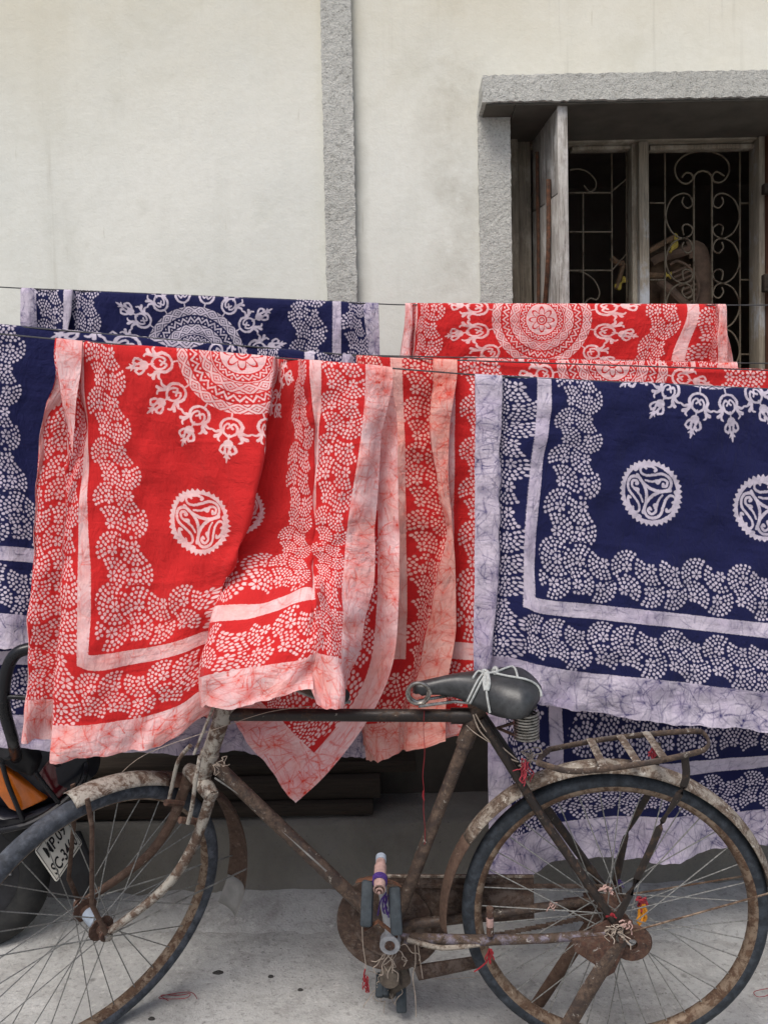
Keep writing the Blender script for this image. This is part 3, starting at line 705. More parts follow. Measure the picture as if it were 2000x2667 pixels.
def cloth(name, mat, Yf, vT, T, front, back, label, seed=0, step=.0075, wr=.0035, group=None):
    """T/front/back rows: (photo x, photo y, depth offset from the wire, place across the cloth in m); front and back from the wire down"""
    rows = []
    def row3(v, r):
        out = []
        for px, py, dY, u in fill(r):
            p = W(px, py, Yf(px)+dY); out.append((p.x, p.y, p.z, u, v))
        return out
    top = row3(vT, T)
    fr = [row3(v, r) for v, r in front]; bk = [row3(v, r) for v, r in back]
    def near(sgn):
        return [(x, y+sgn*.007, z-.016, u, vT+sgn*.018) for x, y, z, u, v in top]
    rows = fr[::-1]+[near(-1)]+[[(x, y, z+.002, u, v) for x, y, z, u, v in top]]+[near(1)]+bk
    A = np.array(rows)                                   # rows x cols x 5
    # column parameter from u spread and real length
    L = np.linalg.norm(np.diff(A[..., :3], axis=1), axis=2).max(axis=0)+.004
    t = np.concatenate([[0], np.cumsum(L)]); nq = []
    for k in range(len(L)): nq += list(t[k]+L[k]*np.arange(max(2, int(L[k]/step)))/max(2, int(L[k]/step)))
    B = spline_axis(A.transpose(1, 0, 2), t, np.array(nq+[t[-1]]))
    L = np.linalg.norm(np.diff(A[..., :3], axis=0), axis=2).max(axis=1)+.002
    t = np.concatenate([[0], np.cumsum(L)]); nq = []
    for k in range(len(L)): nq += list(t[k]+L[k]*np.arange(max(2, int(L[k]/step)))/max(2, int(L[k]/step)))
    Cg = spline_axis(B.transpose(1, 0, 2), t, np.array(nq+[t[-1]]))
    P = Cg[..., :3]; u = Cg[..., 3]; v = Cg[..., 4]
    du = np.gradient(P, axis=1); dv = np.gradient(P, axis=0); N = np.cross(du, dv); N /= np.linalg.norm(N, axis=2, keepdims=True)+1e-9
    rg = np.random.RandomState(seed); h = np.zeros(u.shape); drop = np.abs(v-vT)
    for k in range(7):                                   # soft hanging folds, fading in below the wire
        fq = rg.uniform(14, 34); sl_ = rg.uniform(-.35, .35); h += np.sin(fq*(u+sl_*drop)+rg.uniform(0, 6.3))*np.clip(drop/.25, 0, 1)*rg.uniform(.3, 1)*14/fq
    for k in range(16):                                  # crumples
        a = rg.uniform(0, 6.3); fq = rg.uniform(28, 95); h += .42*np.sin(fq*(u*np.cos(a)+v*np.sin(a))+2.2*np.sin(9*u+rg.uniform(0, 6))+rg.uniform(0, 6.3))*28/fq*rg.uniform(.4, 1.2)*np.clip(drop/.06, 0, 1)
    edge = np.minimum(np.minimum(v, CL-v), .12)
    h *= 1+1.3*(1-np.clip(edge/.10, 0, 1))
    P = P+N*(h*wr)[..., None]
    hem = np.exp(-np.minimum(v, CL-v)/.02)               # frayed, slightly wavy hem
    P[..., 2] += hem*(.0022*np.sin(23*u+seed)+.0016*np.sin(61*u+2*seed)+.0012*np.sin(149*u)+.0006*rg.uniform(-1, 1, u.shape))
    r, c = u.shape
    me = bpy.data.meshes.new(name)
    idx = np.arange(r*c).reshape(r, c); F = np.stack([idx[:-1, :-1], idx[:-1, 1:], idx[1:, 1:], idx[1:, :-1]], -1).reshape(-1, 4)
    org = P.reshape(-1, 3).mean(0); V = (P.reshape(-1, 3)-org)
    me.vertices.add(len(V)); me.vertices.foreach_set('co', V.ravel())
    me.loops.add(F.size); me.loops.foreach_set('vertex_index', F.ravel().astype(np.int32))
    me.polygons.add(len(F)); me.polygons.foreach_set('loop_start', (np.arange(len(F))*4).astype(np.int32)); me.polygons.foreach_set('loop_total', np.full(len(F), 4, np.int32))
    me.polygons.foreach_set('use_smooth', np.ones(len(F), bool)); me.update(calc_edges=True)
    uvl = me.uv_layers.new(name='UVMap'); UV = np.stack([u/CW, v/CL], -1).reshape(-1, 2)[F.ravel()]
    uvl.data.foreach_set('uv', UV.ravel().astype(np.float32)); me.validate()
    me.materials.append(mat)
    o = bpy.data.objects.new(name, me); col.objects.link(o); o.location = org
    return tag(o, label, 'cloth', group or 'batik cloths drying on the wires')

# D: front red cloth, folded lengthwise, pushed out by the handlebar below
N0 = None
T = [(215, 890, -.020, 0), (147, 882, -.015, .066), (205, 888, .012, .13), (222, 889, 0, .215), (240, 891, 0, .24), (325, 898, 0, .355), (463, 908, -.005, .475), (600, 920, -.008, .595), (713, 930, -.012, .69),
     (722, 932, .025, .74), (735, 933, .01, .80), (775, 936, 0, .90), (800, 938, -.005, 1.02), (832, 940, -.01, 1.052), (848, 942, -.01, 1.07), (955, 950, -.012, 1.175), (1022, 958, 0, 1.24)]
F1 = [(194, 1095, -.02, 0), (166, 1095, -.015, .066), (214, 1100, .012, .13), (226, 1100, 0, .205), (246, 1100, 0, .235), (345, 1105, 0, .355), (470, 1108, -.01, .475), (585, 1110, -.02, .57), (697, 1110, -.045, .66),
      (680, 1112, .015, .71), (712, 1113, .025, .81), (757, 1115, .012, .885), (815, 1118, -.005, 1.02), (824, 1118, 0, 1.045), (832, 1118, -.01, 1.06), (945, 1120, -.022, 1.175), (1000, 1120, 0, 1.24)]
F2 = [(190, 1350, .03, 0), (182, 1350, .02, .06), (168, 1350, 0, .115), (222, 1352, 0, .20), (250, 1353, 0, .222), (385, 1355, 0, .352), (524, 1357, -.01, .48), (600, 1355, -.03, .555), (648, 1350, -.05, .60),
      (628, 1350, .01, .66), (640, 1345, .015, .765), (735, 1350, .005, .885), (812, 1362, -.01, 1.02), (820, 1365, -.002, 1.045), (826, 1365, -.012, 1.06), (905, 1370, -.03, 1.172), (985, 1370, 0, 1.24)]
F3 = [(188, 1600, .03, 0), (176, 1600, .02, .07), (159, 1602, 0, .13), (207, 1612, 0, .182), (240, 1615, 0, .21), (405, 1612, 0, .355), (500, 1590, -.01, .445), (540, 1572, -.015, .475), (578, 1550, -.025, .50),
      (568, 1525, .015, .60), (590, 1490, 0, .79), (690, 1490, -.035, .885), (808, 1490, -.05, 1.02), (816, 1490, -.025, 1.045), (822, 1490, -.04, 1.06), (895, 1500, -.065, 1.172), (975, 1520, -.03, 1.24)]
F4 = [(186, 1690, .03, 0), (172, 1690, .02, .08), (155, 1690, 0, .14), (207, 1710, 0, .182), (236, 1722, 0, .21), (385, 1705, 0, .345), (480, 1680, -.005, .425), (525, 1662, 0, .455), (560, 1650, .005, .48),
      (555, 1625, .01, .60), (560, 1598, -.05, .785), (665, 1585, -.115, .885), (806, 1552, -.135, 1.02), (815, 1552, -.13, 1.045), (822, 1550, -.14, 1.06), (890, 1590, -.12, 1.172), (960, 1610, -.06, 1.24)]
F5 = [(185, 1870, .03, 0), (170, 1875, .02, .08), (150, 1885, 0, .14), (205, 1885, 0, .182), (235, 1885, 0, .21), (375, 1868, 0, .33), (460, 1840, 0, .40), (515, 1800, .005, .44), (560, 1770, .015, .47),
      (545, 1760, .005, .62), (515, 1762, -.08, .785), (640, 1738, -.18, .90), (790, 1715, -.225, 1.02), (820, 1700, -.215, 1.045), (826, 1698, -.22, 1.06), (885, 1715, -.20, 1.172), (925, 1735, -.10, 1.24)]
F6 = [(190, 1960, .03, 0), (172, 1970, .02, .08), (157, 1985, 0, .14), (205, 1975, 0, .182), (240, 1972, 0, .21), (370, 1958, 0, .33), (455, 1930, 0, .40), (520, 1880, .01, .44), (560, 1850, .02, .47),
      (540, 1845, .01, .62), (512, 1842, -.07, .785), (640, 1838, -.18, .90), (770, 1806, -.235, 1.02), (818, 1796, -.24, 1.045), (832, 1838, -.235, 1.06), (884, 1842, -.215, 1.172), (897, 1815, -.13, 1.24)]
n13 = [None]*12
B1 = [(135, 1100, .06, 0), (106, 1100, .05, .066), (200, 1100, .06, .18)]+[None]*12+[(975, 1110, .05, 1.175), (1035, 1110, .04, 1.24)]
B2 = [(110, 1380, .08, 0), (84, 1380, .06, .066), (190, 1380, .07, .19)]+[None]*12+[(985, 1400, .06, 1.172), (1042, 1400, .04, 1.24)]
B3 = [(100, 1650, .08, 0), (76, 1650, .06, .066), (185, 1650, .07, .18)]+[None]*9+[(790, 1650, .07, 1.02), None, (905, 1670, .06, 1.11), (975, 1680, .05, 1.174), (1032, 1680, .035, 1.24)]
B4 = [(95, 1825, .08, 0), (70, 1825, .06, .06), (165, 1826, .07, .17), None, None, None, (400, 1815, .09, .45), None, None, None, (640, 1800, .11, .85), None, (725, 1872, .12, 1.02), (752, 1898, .12, 1.06), (790, 1938, .12, 1.13), (817, 1966, .115, 1.174), (857, 2008, .11, 1.24)]
B5 = [(95, 1933, .08, 0), (68, 1935, .06, .06), (160, 1937, .07, .17), None, None, None, (400, 1925, .09, .45), None, None, None, (560, 1835, .11, .85), None, (630, 1910, .12, 1.02), (652, 1940, .12, 1.06), (702, 2005, .12, 1.13), (733, 2046, .115, 1.174), (770, 2095, .11, 1.24)]
cloth('red_batik_cloth', RED_BATIK, Y3, .935, T, [(.76, F1), (.536, F2), (.33, F3), (.244, F4), (.09, F5), (0, F6)],
      [(1.105, B1), (1.35, B2), (1.60, B3), (1.78, B4), (1.87, B5)], 'large front red batik cloth with deep folds hanging over the bicycle handlebar', 4, wr=.0054)

# H: front navy cloth, hung flat
def hrow(ys, xs, dYs): return [(x, y, d, u) for x, y, d, u in zip(xs, ys, dYs, HU)]
HU = (0, .066, .10, .172, .182, .21, .355, .48, .62, .76, .90, 1.24)
HT = hrow((975, 979, 979, 983, 984, 986, 993, 998, 1006, 1013, 1020, 1035), (1237, 1308, 1303, 1388, 1402, 1437, 1570, 1700, 1855, 2005, 2150, 2480), (-.004, -.008, .008, 0, 0, 0, 0, 0, 0, 0, 0, 0))
H1 = hrow((1215, 1222, 1222, 1232, 1235, 1238, 1260, 1281, 1303, 1326, 1348, 1400), (1236, 1300, 1297, 1362, 1387, 1415, 1565, 1695, 1845, 1990, 2140, 2490), (-.012, -.014, .008, 0, -.004, 0, .006, 0, .008, 0, -.008, 0))
H2 = hrow((1390, 1395, 1395, 1400, 1405, 1410, 1432, 1445, 1465, 1482, 1500, 1540), (1236, 1297, 1293, 1350, 1372, 1400, 1555, 1690, 1840, 1985, 2130, 2490), (-.012, -.014, .008, 0, -.004, 0, .006, 0, .008, 0, -.008, 0))
H3 = hrow((1540, 1545, 1545, 1555, 1562, 1574, 1592, 1607, 1624, 1640, 1656, 1700), (1235, 1290, 1287, 1345, 1370, 1396, 1550, 1690, 1840, 1990, 2130, 2490), (-.01, -.012, .008, 0, -.004, 0, .008, 0, .008, -.004, -.008, 0))
H4 = hrow((1695, 1703, 1703, 1712, 1718, 1726, 1752, 1765, 1783, 1803, 1820, 1860), (1233, 1275, 1273, 1335, 1358, 1385, 1540, 1690, 1840, 1990, 2130, 2490), (-.006, -.008, .008, 0, 0, 0, .012, .004, .012, -.004, -.008, 0))
H5 = hrow((1800, 1805, 1805, 1815, 1820, 1826, 1858, 1880, 1892, 1910, 1925, 1960), (1233, 1270, 1268, 1330, 1352, 1380, 1530, 1690, 1840, 1995, 2130, 2490), (0, 0, .01, 0, 0, .004, .014, .004, .014, -.006, -.01, 0))
K1 = hrow((1300, 1305, 1310, 1320, 1322, 1325, 1340, 1350, 1360, 1370, 1380, 1400), (1265, 1330, 1345, 1410, 1425, 1455, 1600, 1725, 1870, 2010, 2150, 2490), (.12,)*12)
K2 = hrow((1860, 1862, 1864, 1868, 1870, 1872, 1880, 1885, 1890, 1895, 1900, 1910), (1270, 1318, 1340, 1420, 1434, 1468, 1620, 1740, 1880, 2010, 2150, 2490), (.22, .21, .2, .2, .2, .2, .21, .2, .21, .2, .2, .2))
K3 = hrow((2010, 2012, 2012, 2015, 2015, 2015, 2020, 2015, 2000, 1985, 1975, 1960), (1271, 1330, 1345, 1420, 1436, 1470, 1625, 1745, 1880, 2010, 2150, 2490), (.24, .22, .21, .2, .2, .2, .22, .2, .22, .2, .2, .2))
K4 = hrow((2180, 2180, 2178, 2160, 2155, 2145, 2128, 2130, 2122, 2105, 2090, 2060), (1273, 1338, 1350, 1410, 1428, 1462, 1625, 1745, 1880, 2010, 2150, 2490), (.25, .23, .22, .2, .2, .21, .22, .2, .22, .2, .2, .2))
K5 = hrow((2272, 2280, 2282, 2268, 2256, 2238, 2240, 2246, 2214, 2200, 2190, 2160), (1273, 1345, 1370, 1425, 1445, 1490, 1640, 1750, 1880, 2010, 2150, 2490), (.25, .23, .22, .2, .2, .21, .22, .2, .22, .2, .2, .2))
cloth('navy_batik_cloth', BLUE_BATIK, Y3, .80, HT, [(.536, H1), (.39, H2), (.244, H3), (.09, H4), (0, H5)],
      [(1.20, K1), (1.52, K2), (1.63, K3), (1.78, K4), (1.87, K5)], 'large navy batik cloth hanging flat behind the bicycle saddle and rear wheel', 11, wr=.0040)

# A: navy cloth on the rear wire, left
AU = (0, .03, .066, .10, .172, .182, .205, .215, .355, .475, .62, .765, .885, 1.015, 1.03, 1.058, 1.07, 1.174, 1.20, 1.24)
def urow(U, xs, ys, ds): return [(x, y, d, u) for u, x, y, d in zip(U, xs, ys, ds)]
def slope(xs, a, b): return [a[1]+(x-a[0])*(b[1]-a[1])/(b[0]-a[0]) for x in xs]
ax = (55, 78, 97, 118, 160, 170, 190, 186, 268, 380, 509, 640, 749, 852, 868, 889, 903, 948, 962, 986)
ad = (0, -.006, .004, .01, -.004, -.006, -.008, .008, 0, 0, 0, 0, 0, 0, -.003, -.003, 0, .004, -.006, 0)
ax1 = (57, 80, 100, 122, 150, 163, 172, 176, 265, 378, 509, 640, 752, 852, 869, 889, 905, 962, 975, 992)
cloth('navy_batik_cloth', BLUE_BATIK, Y1, 1.113, urow(AU, ax, slope(ax, (55, 750), (985, 790)), ad),
      [(.94, urow(AU, ax1, slope(ax1, (55, 905), (985, 945)), [d*1.6 for d in ad])), (0, urow(AU, [50+(x-55)*1.02 for x in ax1], slope(ax1, (55, 1730), (985, 1770)), [d*2 for d in ad]))],
      [(1.40, urow(AU, [x-4+(x > 900)*6 for x in ax], slope(ax, (55, 1010), (985, 1050)), [.05]*20)), (1.87, urow(AU, [x-6 for x in ax], slope(ax, (55, 1420), (985, 1450)), [.08]*20))],
      'navy batik cloth on the rear wire between the left wall and the grey pilaster', 21, step=.010)

# B: red cloth on the rear wire, right, below the window
BU = (0, .066, .15, .225, .355, .475, .62, .765, .885, 1.015, 1.03, 1.058, 1.07, 1.12, 1.174, 1.24)
bx = (1055, 1073, 1078, 1090, 1160, 1281, 1411, 1541, 1681, 1778, 1790, 1820, 1832, 1862, 1868, 1890)
bd_ = (0, -.004, .012, 0, 0, 0, 0, 0, 0, 0, -.003, -.003, 0, .01, -.012, -.006)
bx1 = (1043, 1065, 1070, 1075, 1150, 1285, 1411, 1535, 1650, 1735, 1750, 1785, 1800, 1852, 1868, 1893)
bx2 = (1010, 1040, 1044, 1050, 1130, 1280, 1411, 1530, 1640, 1725, 1745, 1780, 1800, 1866, 1885, 1915)
cloth('red_batik_cloth', RED_BATIK, Y1, .983, urow(BU, bx, slope(bx, (1055, 790), (1890, 793)), bd_),
      [(.80, urow(BU, bx1, [945]*16, [d*1.8 for d in bd_])), (0, urow(BU, bx2, [1660]*16, [d*2 for d in bd_]))],
      [(1.16, urow(BU, [x+(x-1411)*.045 for x in bx], [950]*16, [.05]*16)), (1.87, urow(BU, [x+(x-1411)*.08 for x in bx], [1590]*16, [.09]*16))],
      'red batik cloth on the rear wire right below the barred window', 31, step=.010)

# C: navy cloth on the middle wire, far left
CU = (0, .066, .172, .225, .29, .355, .475, .62, .765, .885, 1.015, 1.03, 1.058, 1.15, 1.20, 1.24)
cx0 = (-290, -225, -120, -62, 5, 77, 265, 470, 600, 672, 745, 797, 820, 880, 905, 920)
cd0 = (0, .004, -.004, .006, -.006, .002, 0, 0, 0, .004, -.004, 0, -.004, .008, -.01, .004)
cx1 = (-300, -235, -135, -80, -10, 55, 250, 460, 590, 665, 740, 792, 816, 876, 900, 915)
cx2 = (-300, -235, -130, -70, 20, 90, 260, 460, 590, 665, 740, 792, 816, 876, 900, 915)
cT = slope(cx0, (0, 845), (917, 925))
cloth('navy_batik_cloth', BLUE_BATIK, Y2, .81, urow(CU, cx0, cT, cd0),
      [(.58, urow(CU, cx1, [y+235 for y in cT], [d*2 for d in cd0])), (.33, urow(CU, cx2, [y+505 for y in cT], [d*2.4 for d in cd0])), (0, urow(CU, cx2, [y+842 for y in cT], [d*2.6 for d in cd0]))],
      [(1.1, urow(CU, [x+10 for x in cx0], [y+300 for y in cT], [.04]*16)), (1.6, urow(CU, [x+30 for x in cx0], slope(cx0, (0, 1690), (917, 1700)), [.09+.3*d for d in cd0])), (1.87, urow(CU, [x+35 for x in cx0], slope(cx0, (0, 1950), (917, 1972)), [.10+.5*d for d in cd0]))],
      'navy batik cloth at the far left edge, mostly behind the front red cloth', 41)

# E: narrow folded red cloth between the front red and front navy cloths
EU = (.62, .75, .885, 1.015, 1.03, 1.058, 1.07, 1.150, 1.174, 1.24)
def erow(y, xs, ds, tilt=.045): return [(x, y+(x-1060)*tilt, d, u) for x, d, u in zip(xs, ds, EU)]
e0 = erow(932, (940, 985, 928, 1006, 1018, 1048, 1062, 1136, 1128, 1190), (.03, .03, 0, 0, 0, 0, 0, .008, -.012, -.012))
e1 = erow(1100, (940, 985, 932, 1012, 1026, 1054, 1066, 1138, 1122, 1172), (.04, .04, 0, 0, 0, 0, 0, .014, -.018, -.02), 0)
e2 = erow(1250, (940, 985, 935, 1015, 1032, 1058, 1070, 1150, 1140, 1168), (.04, .04, 0, 0, -.004, 0, 0, .014, -.014, -.02), 0)
e3 = erow(1385, (940, 985, 935, 1016, 1036, 1059, 1078, 1160, 1163, 1180), (.04, .04, 0, 0, -.004, 0, 0, .010, -.010, -.016), 0)
e4 = erow(1490, (940, 985, 935, 1016, 1036, 1060, 1080, 1138, 1140, 1186), (.04, .04, 0, 0, -.004, 0, 0, .0, -.006, -.016), 0)
e5 = erow(1620, (940, 985, 935, 1014, 1034, 1060, 1080, 1112, 1116, 1188), (.04, .04, 0, 0, -.004, 0, 0, -.004, -.010, -.016), 0)
e6 = erow(1780, (940, 985, 935, 1005, 1026, 1052, 1066, 1078, 1082, 1165), (.04, .04, 0, 0, -.004, 0, 0, -.004, -.010, -.02), 0)
e7 = erow(1890, (945, 985, 940, 985, 1000, 1020, 1035, 1050, 1060, 1160), (.04, .04, 0, 0, 0, 0, 0, -.004, -.010, -.02), -.12)
e8 = erow(1957, (955, 985, 975, 985, 1000, 1020, 1035, 1050, 1060, 1160), (.04, .04, 0, 0, 0, 0, 0, -.004, -.010, -.02), -.27)
f1 = erow(1100, (945, 985, 932, 1012, 1026, 1054, 1066, 1120, 1130, 1160), (.06,)*10, 0)
f2 = erow(1600, (945, 985, 932, 1012, 1026, 1054, 1066, 1100, 1120, 1150), (.08,)*10, 0)
f3 = erow(1930, (945, 985, 980, 1012, 1026, 1054, 1066, 1100, 1120, 1150), (.08,)*10, -.1)
cloth('red_batik_cloth', RED_BATIK2, Y2, .96, e0, [(.80, e1), (.66, e2), (.53, e3), (.43, e4), (.31, e5), (.17, e6), (.075, e7), (0, e8)], [(1.12, f1), (1.6, f2), (1.87, f3)],
      'narrow folded red batik cloth between the front red and the front navy cloth', 51, wr=.004)

# G: wide red cloth on the middle wire, mostly behind the front navy cloth
GU = (.18, .225, .29, .355, .475, .62, .765, .885, 1.015, 1.03, 1.058, 1.07, 1.174, 1.24)
gx = [975+u*1000 for u in GU]
gT = slope(gx, (1190, 938), (2000, 963)); gd = (0, .004, -.006, 0, 0, 0, 0, 0, 0, 0, 0, 0, 0, 0)
cloth('red_batik_cloth', RED_BATIK, lambda p: Y2(p)+.015, .93, urow(GU, gx, gT, gd),
      [(.5, urow(GU, [x-2 for x in gx], [y+430 for y in gT], [.01+2*d for d in gd])), (.10, urow(GU, [x-12 for x in gx], slope(gx, (1100, 1850), (2000, 1780)), [.02+3*d for d in gd])), (0, urow(GU, [x-16 for x in gx], slope(gx, (1100, 1955), (1300, 1893)) if False else [1950-.31*(x-1100) if x < 1400 else 1857 for x in gx], [.02+3*d for d in gd]))],
      [(1.3, urow(GU, gx, [y+380 for y in gT], [.05]*14)), (1.87, urow(GU, gx, [y+860 for y in gT], [.07]*14))],
      'wide red batik cloth showing only as a strip above the front navy cloth', 61, step=.010)
# red cloth on the short wire behind it
SU = (0, .066, .2, .355, .62, .885, 1.058, 1.174, 1.24)
sx = (1240, 1290, 1360, 1440, 1600, 1740, 1810, 1870, 1919)
sT = slope(sx, (1190, 931), (1919, 944))
cloth('red_batik_cloth', RED_BATIK, Y2b, .9, urow(SU, sx, sT, [0]*9), [(.45, urow(SU, sx, [y+400 for y in sT], [0]*9)), (0, urow(SU, sx, [y+800 for y in sT], [.01]*9))],
      [(1.4, urow(SU, sx, [y+400 for y in sT], [.04]*9)), (1.87, urow(SU, sx, [y+800 for y in sT], [.05]*9))],
      'red batik cloth whose thin top edge shows just under the rear red cloth', 71, step=.012)
# ------------------------------------------------------------------ bicycle
FRAME = m_rusty('rusty_brown_frame_paint', (62, 53, 49), .46, rust=(98, 82, 71), dark=(54, 45, 41), chip=(160, 154, 145), chip_amt=.26, rough=.45, grime=(126, 108, 92))
TOPT = m_rusty('black_brown_tube_paint', (42, 37, 35), .55, rust=(92, 72, 58), dark=(48, 40, 36), chip=(166, 160, 148), chip_amt=.14, rough=.35)
FORKM = m_rusty('flaking_white_paint', (154, 149, 140), .50, rust=(104, 86, 74), dark=(70, 54, 46), chip=(60, 48, 42), chip_amt=.18, rough=.6)
STAYM = m_rusty('chipped_grey_violet_paint', (112, 106, 118), .44, rust=(96, 80, 68), dark=(54, 46, 42), chip=(190, 186, 180), chip_amt=.26)
GUARD = m_rusty('flaking_cream_mudguard', (146, 138, 127), .47, rust=(106, 90, 78), dark=(74, 62, 54), chip=(182, 177, 168), chip_amt=.34, rough=.6, grime=(138, 124, 110))
BROWNG = m_rusty('brown_rusted_mudguard', (116, 98, 86), .38, rust=(96, 76, 65), dark=(70, 54, 46), chip=(176, 168, 156), chip_amt=.12)
RIMM = m_rusty('rusted_rim', (130, 114, 98), .48, rust=(106, 84, 68), dark=(74, 56, 46), chip=(176, 164, 144), chip_amt=.16, metal=.35)
HUBM = m_rusty('greasy_rusted_hub', (96, 78, 68), .4, rust=(98, 70, 58), dark=(58, 46, 42), chip=(168, 164, 158), chip_amt=.26)
DISCM = m_rusty('rusted_chain_cover', (96, 84, 77), .45, rust=(86, 69, 60), dark=(54, 44, 40), chip=(130, 116, 104), chip_amt=.16)
TYRE = m_plain('worn_tyre_rubber', (62, 67, 76), .75, var=.4, scale=75, bump=.7, dust=(116, 122, 132))
TYRE2 = m_plain('dark_tyre_rubber', (40, 47, 55), .7, var=.4, scale=75, bump=.7, dust=(84, 91, 100))
RUBBER = m_plain('pedal_rubber', (48, 56, 62), .75, var=.25, scale=80, bump=.15, dust=(78, 86, 92))
SADDLE = m_plain('black_leather', (46, 48, 50), .38, var=.35, scale=34, bump=.3, dust=(88, 90, 92), spec=.45)
CHROME = m_plain('worn_steel', (176, 172, 166), .28, .9, var=.45, scale=60)
ALLOY = m_plain('grey_alloy', (168, 170, 174), .5, .25, var=.25, scale=50)
SPOKE = m_plain('dull_spoke_steel', (160, 160, 156), .5, .35, var=.5, scale=30, bump=0)
MUD = m_plain('dried_grease_mud', (98, 88, 78), .95, var=.4, scale=60, bump=.6, dust=(126, 116, 104))
ROPE = m_plain('pale_cotton_cord', (186, 190, 188), .9, var=.25, scale=140, bump=.4)
PINK = m_plain('pink_red_thread', (176, 62, 74), .95, var=.4, scale=90, bump=.4)
REDT = m_plain('red_thread', (152, 36, 46), .9, var=.3, scale=90, bump=.2)
PALEPINK = m_plain('dirty_pink_cloth', (186, 154, 146), .95, var=.25, scale=60, bump=.5)
VIOLET = m_plain('violet_thread', (78, 52, 128), .9, var=.3, scale=60, bump=.3)
YARN = m_plain('pale_string', (176, 162, 148), .95, var=.3, scale=80, bump=.2)
ORANGE = m_plain('orange_plastic', (224, 150, 40), .6, var=.2, scale=40)
BLACKP = m_plain('black_grip_plastic', (34, 34, 36), .55, var=.3, scale=40)
GREYR = m_plain('grey_reflector', (164, 176, 190), .35, 0, var=.15, scale=40)

LEAN, YAW = R_(6.8), R_(-4.5)
BU_ = Vector((math.cos(YAW), math.sin(YAW), 0)); n0 = Vector((-math.sin(YAW), math.cos(YAW), 0))
BV_ = Vector((0, 0, 1))*math.cos(LEAN)-n0*math.sin(LEAN); BN_ = n0*math.cos(LEAN)+Vector((0, 0, 1))*math.sin(LEAN)
BO_ = Vector((.51655, 1.99154, 0))
bike = empty('bicycle'); mm = Matrix((BU_, BN_, BV_)).transposed().to_4x4(); mm.translation = BO_; bike.matrix_world = mm
tag(bike, 'old rusty brown roadster bicycle standing before the hanging cloths', 'bicycle')
def bk(px, py, w=0.0):                                   # photo pixel -> bicycle coordinates (along, away, up) on the plane w
    d = ray(px, py); o = BO_+BN_*w; s = (o-EYE).dot(BN_)/d.dot(BN_); p = EYE+d*s-BO_
    return Vector((p.dot(BU_), w, p.dot(BV_)))
def BP(mb, name, mat, parent=None, **k): return mb.build(name, mat, parent or bike, **k)
RW = .35
RH = Vector((0, 0, RW)); BB = Vector((-.518, 0, .285)); SL = Vector((-.313, 0, .832)); HTP = Vector((-.893, 0, .834))
HA = R_(69); ADN = Vector((-math.cos(HA), 0, -math.sin(HA))); AFW = Vector((-math.sin(HA), 0, math.cos(HA)))
STEER = R_(48)
SROT = Matrix.Rotation(STEER, 3, ADN)
if (SROT @ AFW).y > 0: SROT = Matrix.Rotation(-STEER, 3, ADN)
def st(p): return HTP+SROT @ (Vector(p)-HTP)             # turn with the handlebar
def ax_(d, f=0, w=0): return HTP+ADN*d+AFW*f+Vector((0, w, 0))
# frame
fr = empty('frame', parent=bike)
BP(MB().tube([SL+Vector((.02, 0, 0)), HTP-Vector((.012, 0, 0))], .0145, 14), 'top_tube', TOPT, fr)
BP(MB().tube([ax_(.115), BB], .0165, 14), 'down_tube', FRAME, fr)
BP(MB().tube([SL+(SL-BB).normalized()*.03, BB], .0150, 14), 'seat_tube', FRAME, fr)
BP(MB().tube([ax_(-.045), ax_(.155)], .0195, 16), 'head_tube', FORKM, fr)
for d in (-.005, .118): BP(MB().tube([ax_(d-.018), ax_(d+.02)], .0225, 16), 'head_lug', FORKM, fr)
BP(MB().tube([SL-Vector((.055, 0, 0)), SL+Vector((.004, 0, 0))], .0185, 14), 'seat_lug', TOPT, fr)
BP(MB().tube([SL+(BB-SL).normalized()*.075, SL+(SL-BB).normalized()*.038], .0195, 14), 'seat_lug', FRAME, fr)
BP(MB().tube([BB+Vector((0, -.036, 0)), BB+Vector((0, .036, 0))], .0215, 18), 'bottom_bracket_shell', FRAME, fr)
for s in (-1, 1):
    BP(MB().tube([BB+Vector((.01, s*.022, .004)), Vector((-.30, s*.045, .305)), Vector((-.16, s*.058, .322)), Vector((-.03, s*.062, .340))], [.0125, .012, .0105, .010], 12), 'chain_stay', STAYM if s < 0 else FRAME, fr)
    BP(MB().tube([SL+Vector((.012, s*.020, .0)), Vector((-.16, s*.050, .60)), Vector((-.012, s*.064, .375))], [.0105, .0105, .010], 12, flat=None), 'seat_stay', TOPT, fr)
    BP(MB().prism([Vector((x, s*.064-.003, z)) for x, z in ((-.06, .355), (-.01, .385), (.03, .375), (.035, .335), (.0, .315), (-.05, .325))], (0, .006, 0)), 'dropout', HUBM, fr)
BP(MB().tube([SL+(SL-BB).normalized()*.03, SL+(SL-BB).normalized()*.075], .0125, 12), 'seat_post', CHROME, fr)
# brake rod below the down tube
BP(MB().tube([ax_(.15, -.03, -.012), bk(640, 2080, -.014), bk(850, 2270, -.014)], .0022, 6), 'brake_rod', SPOKE, fr)

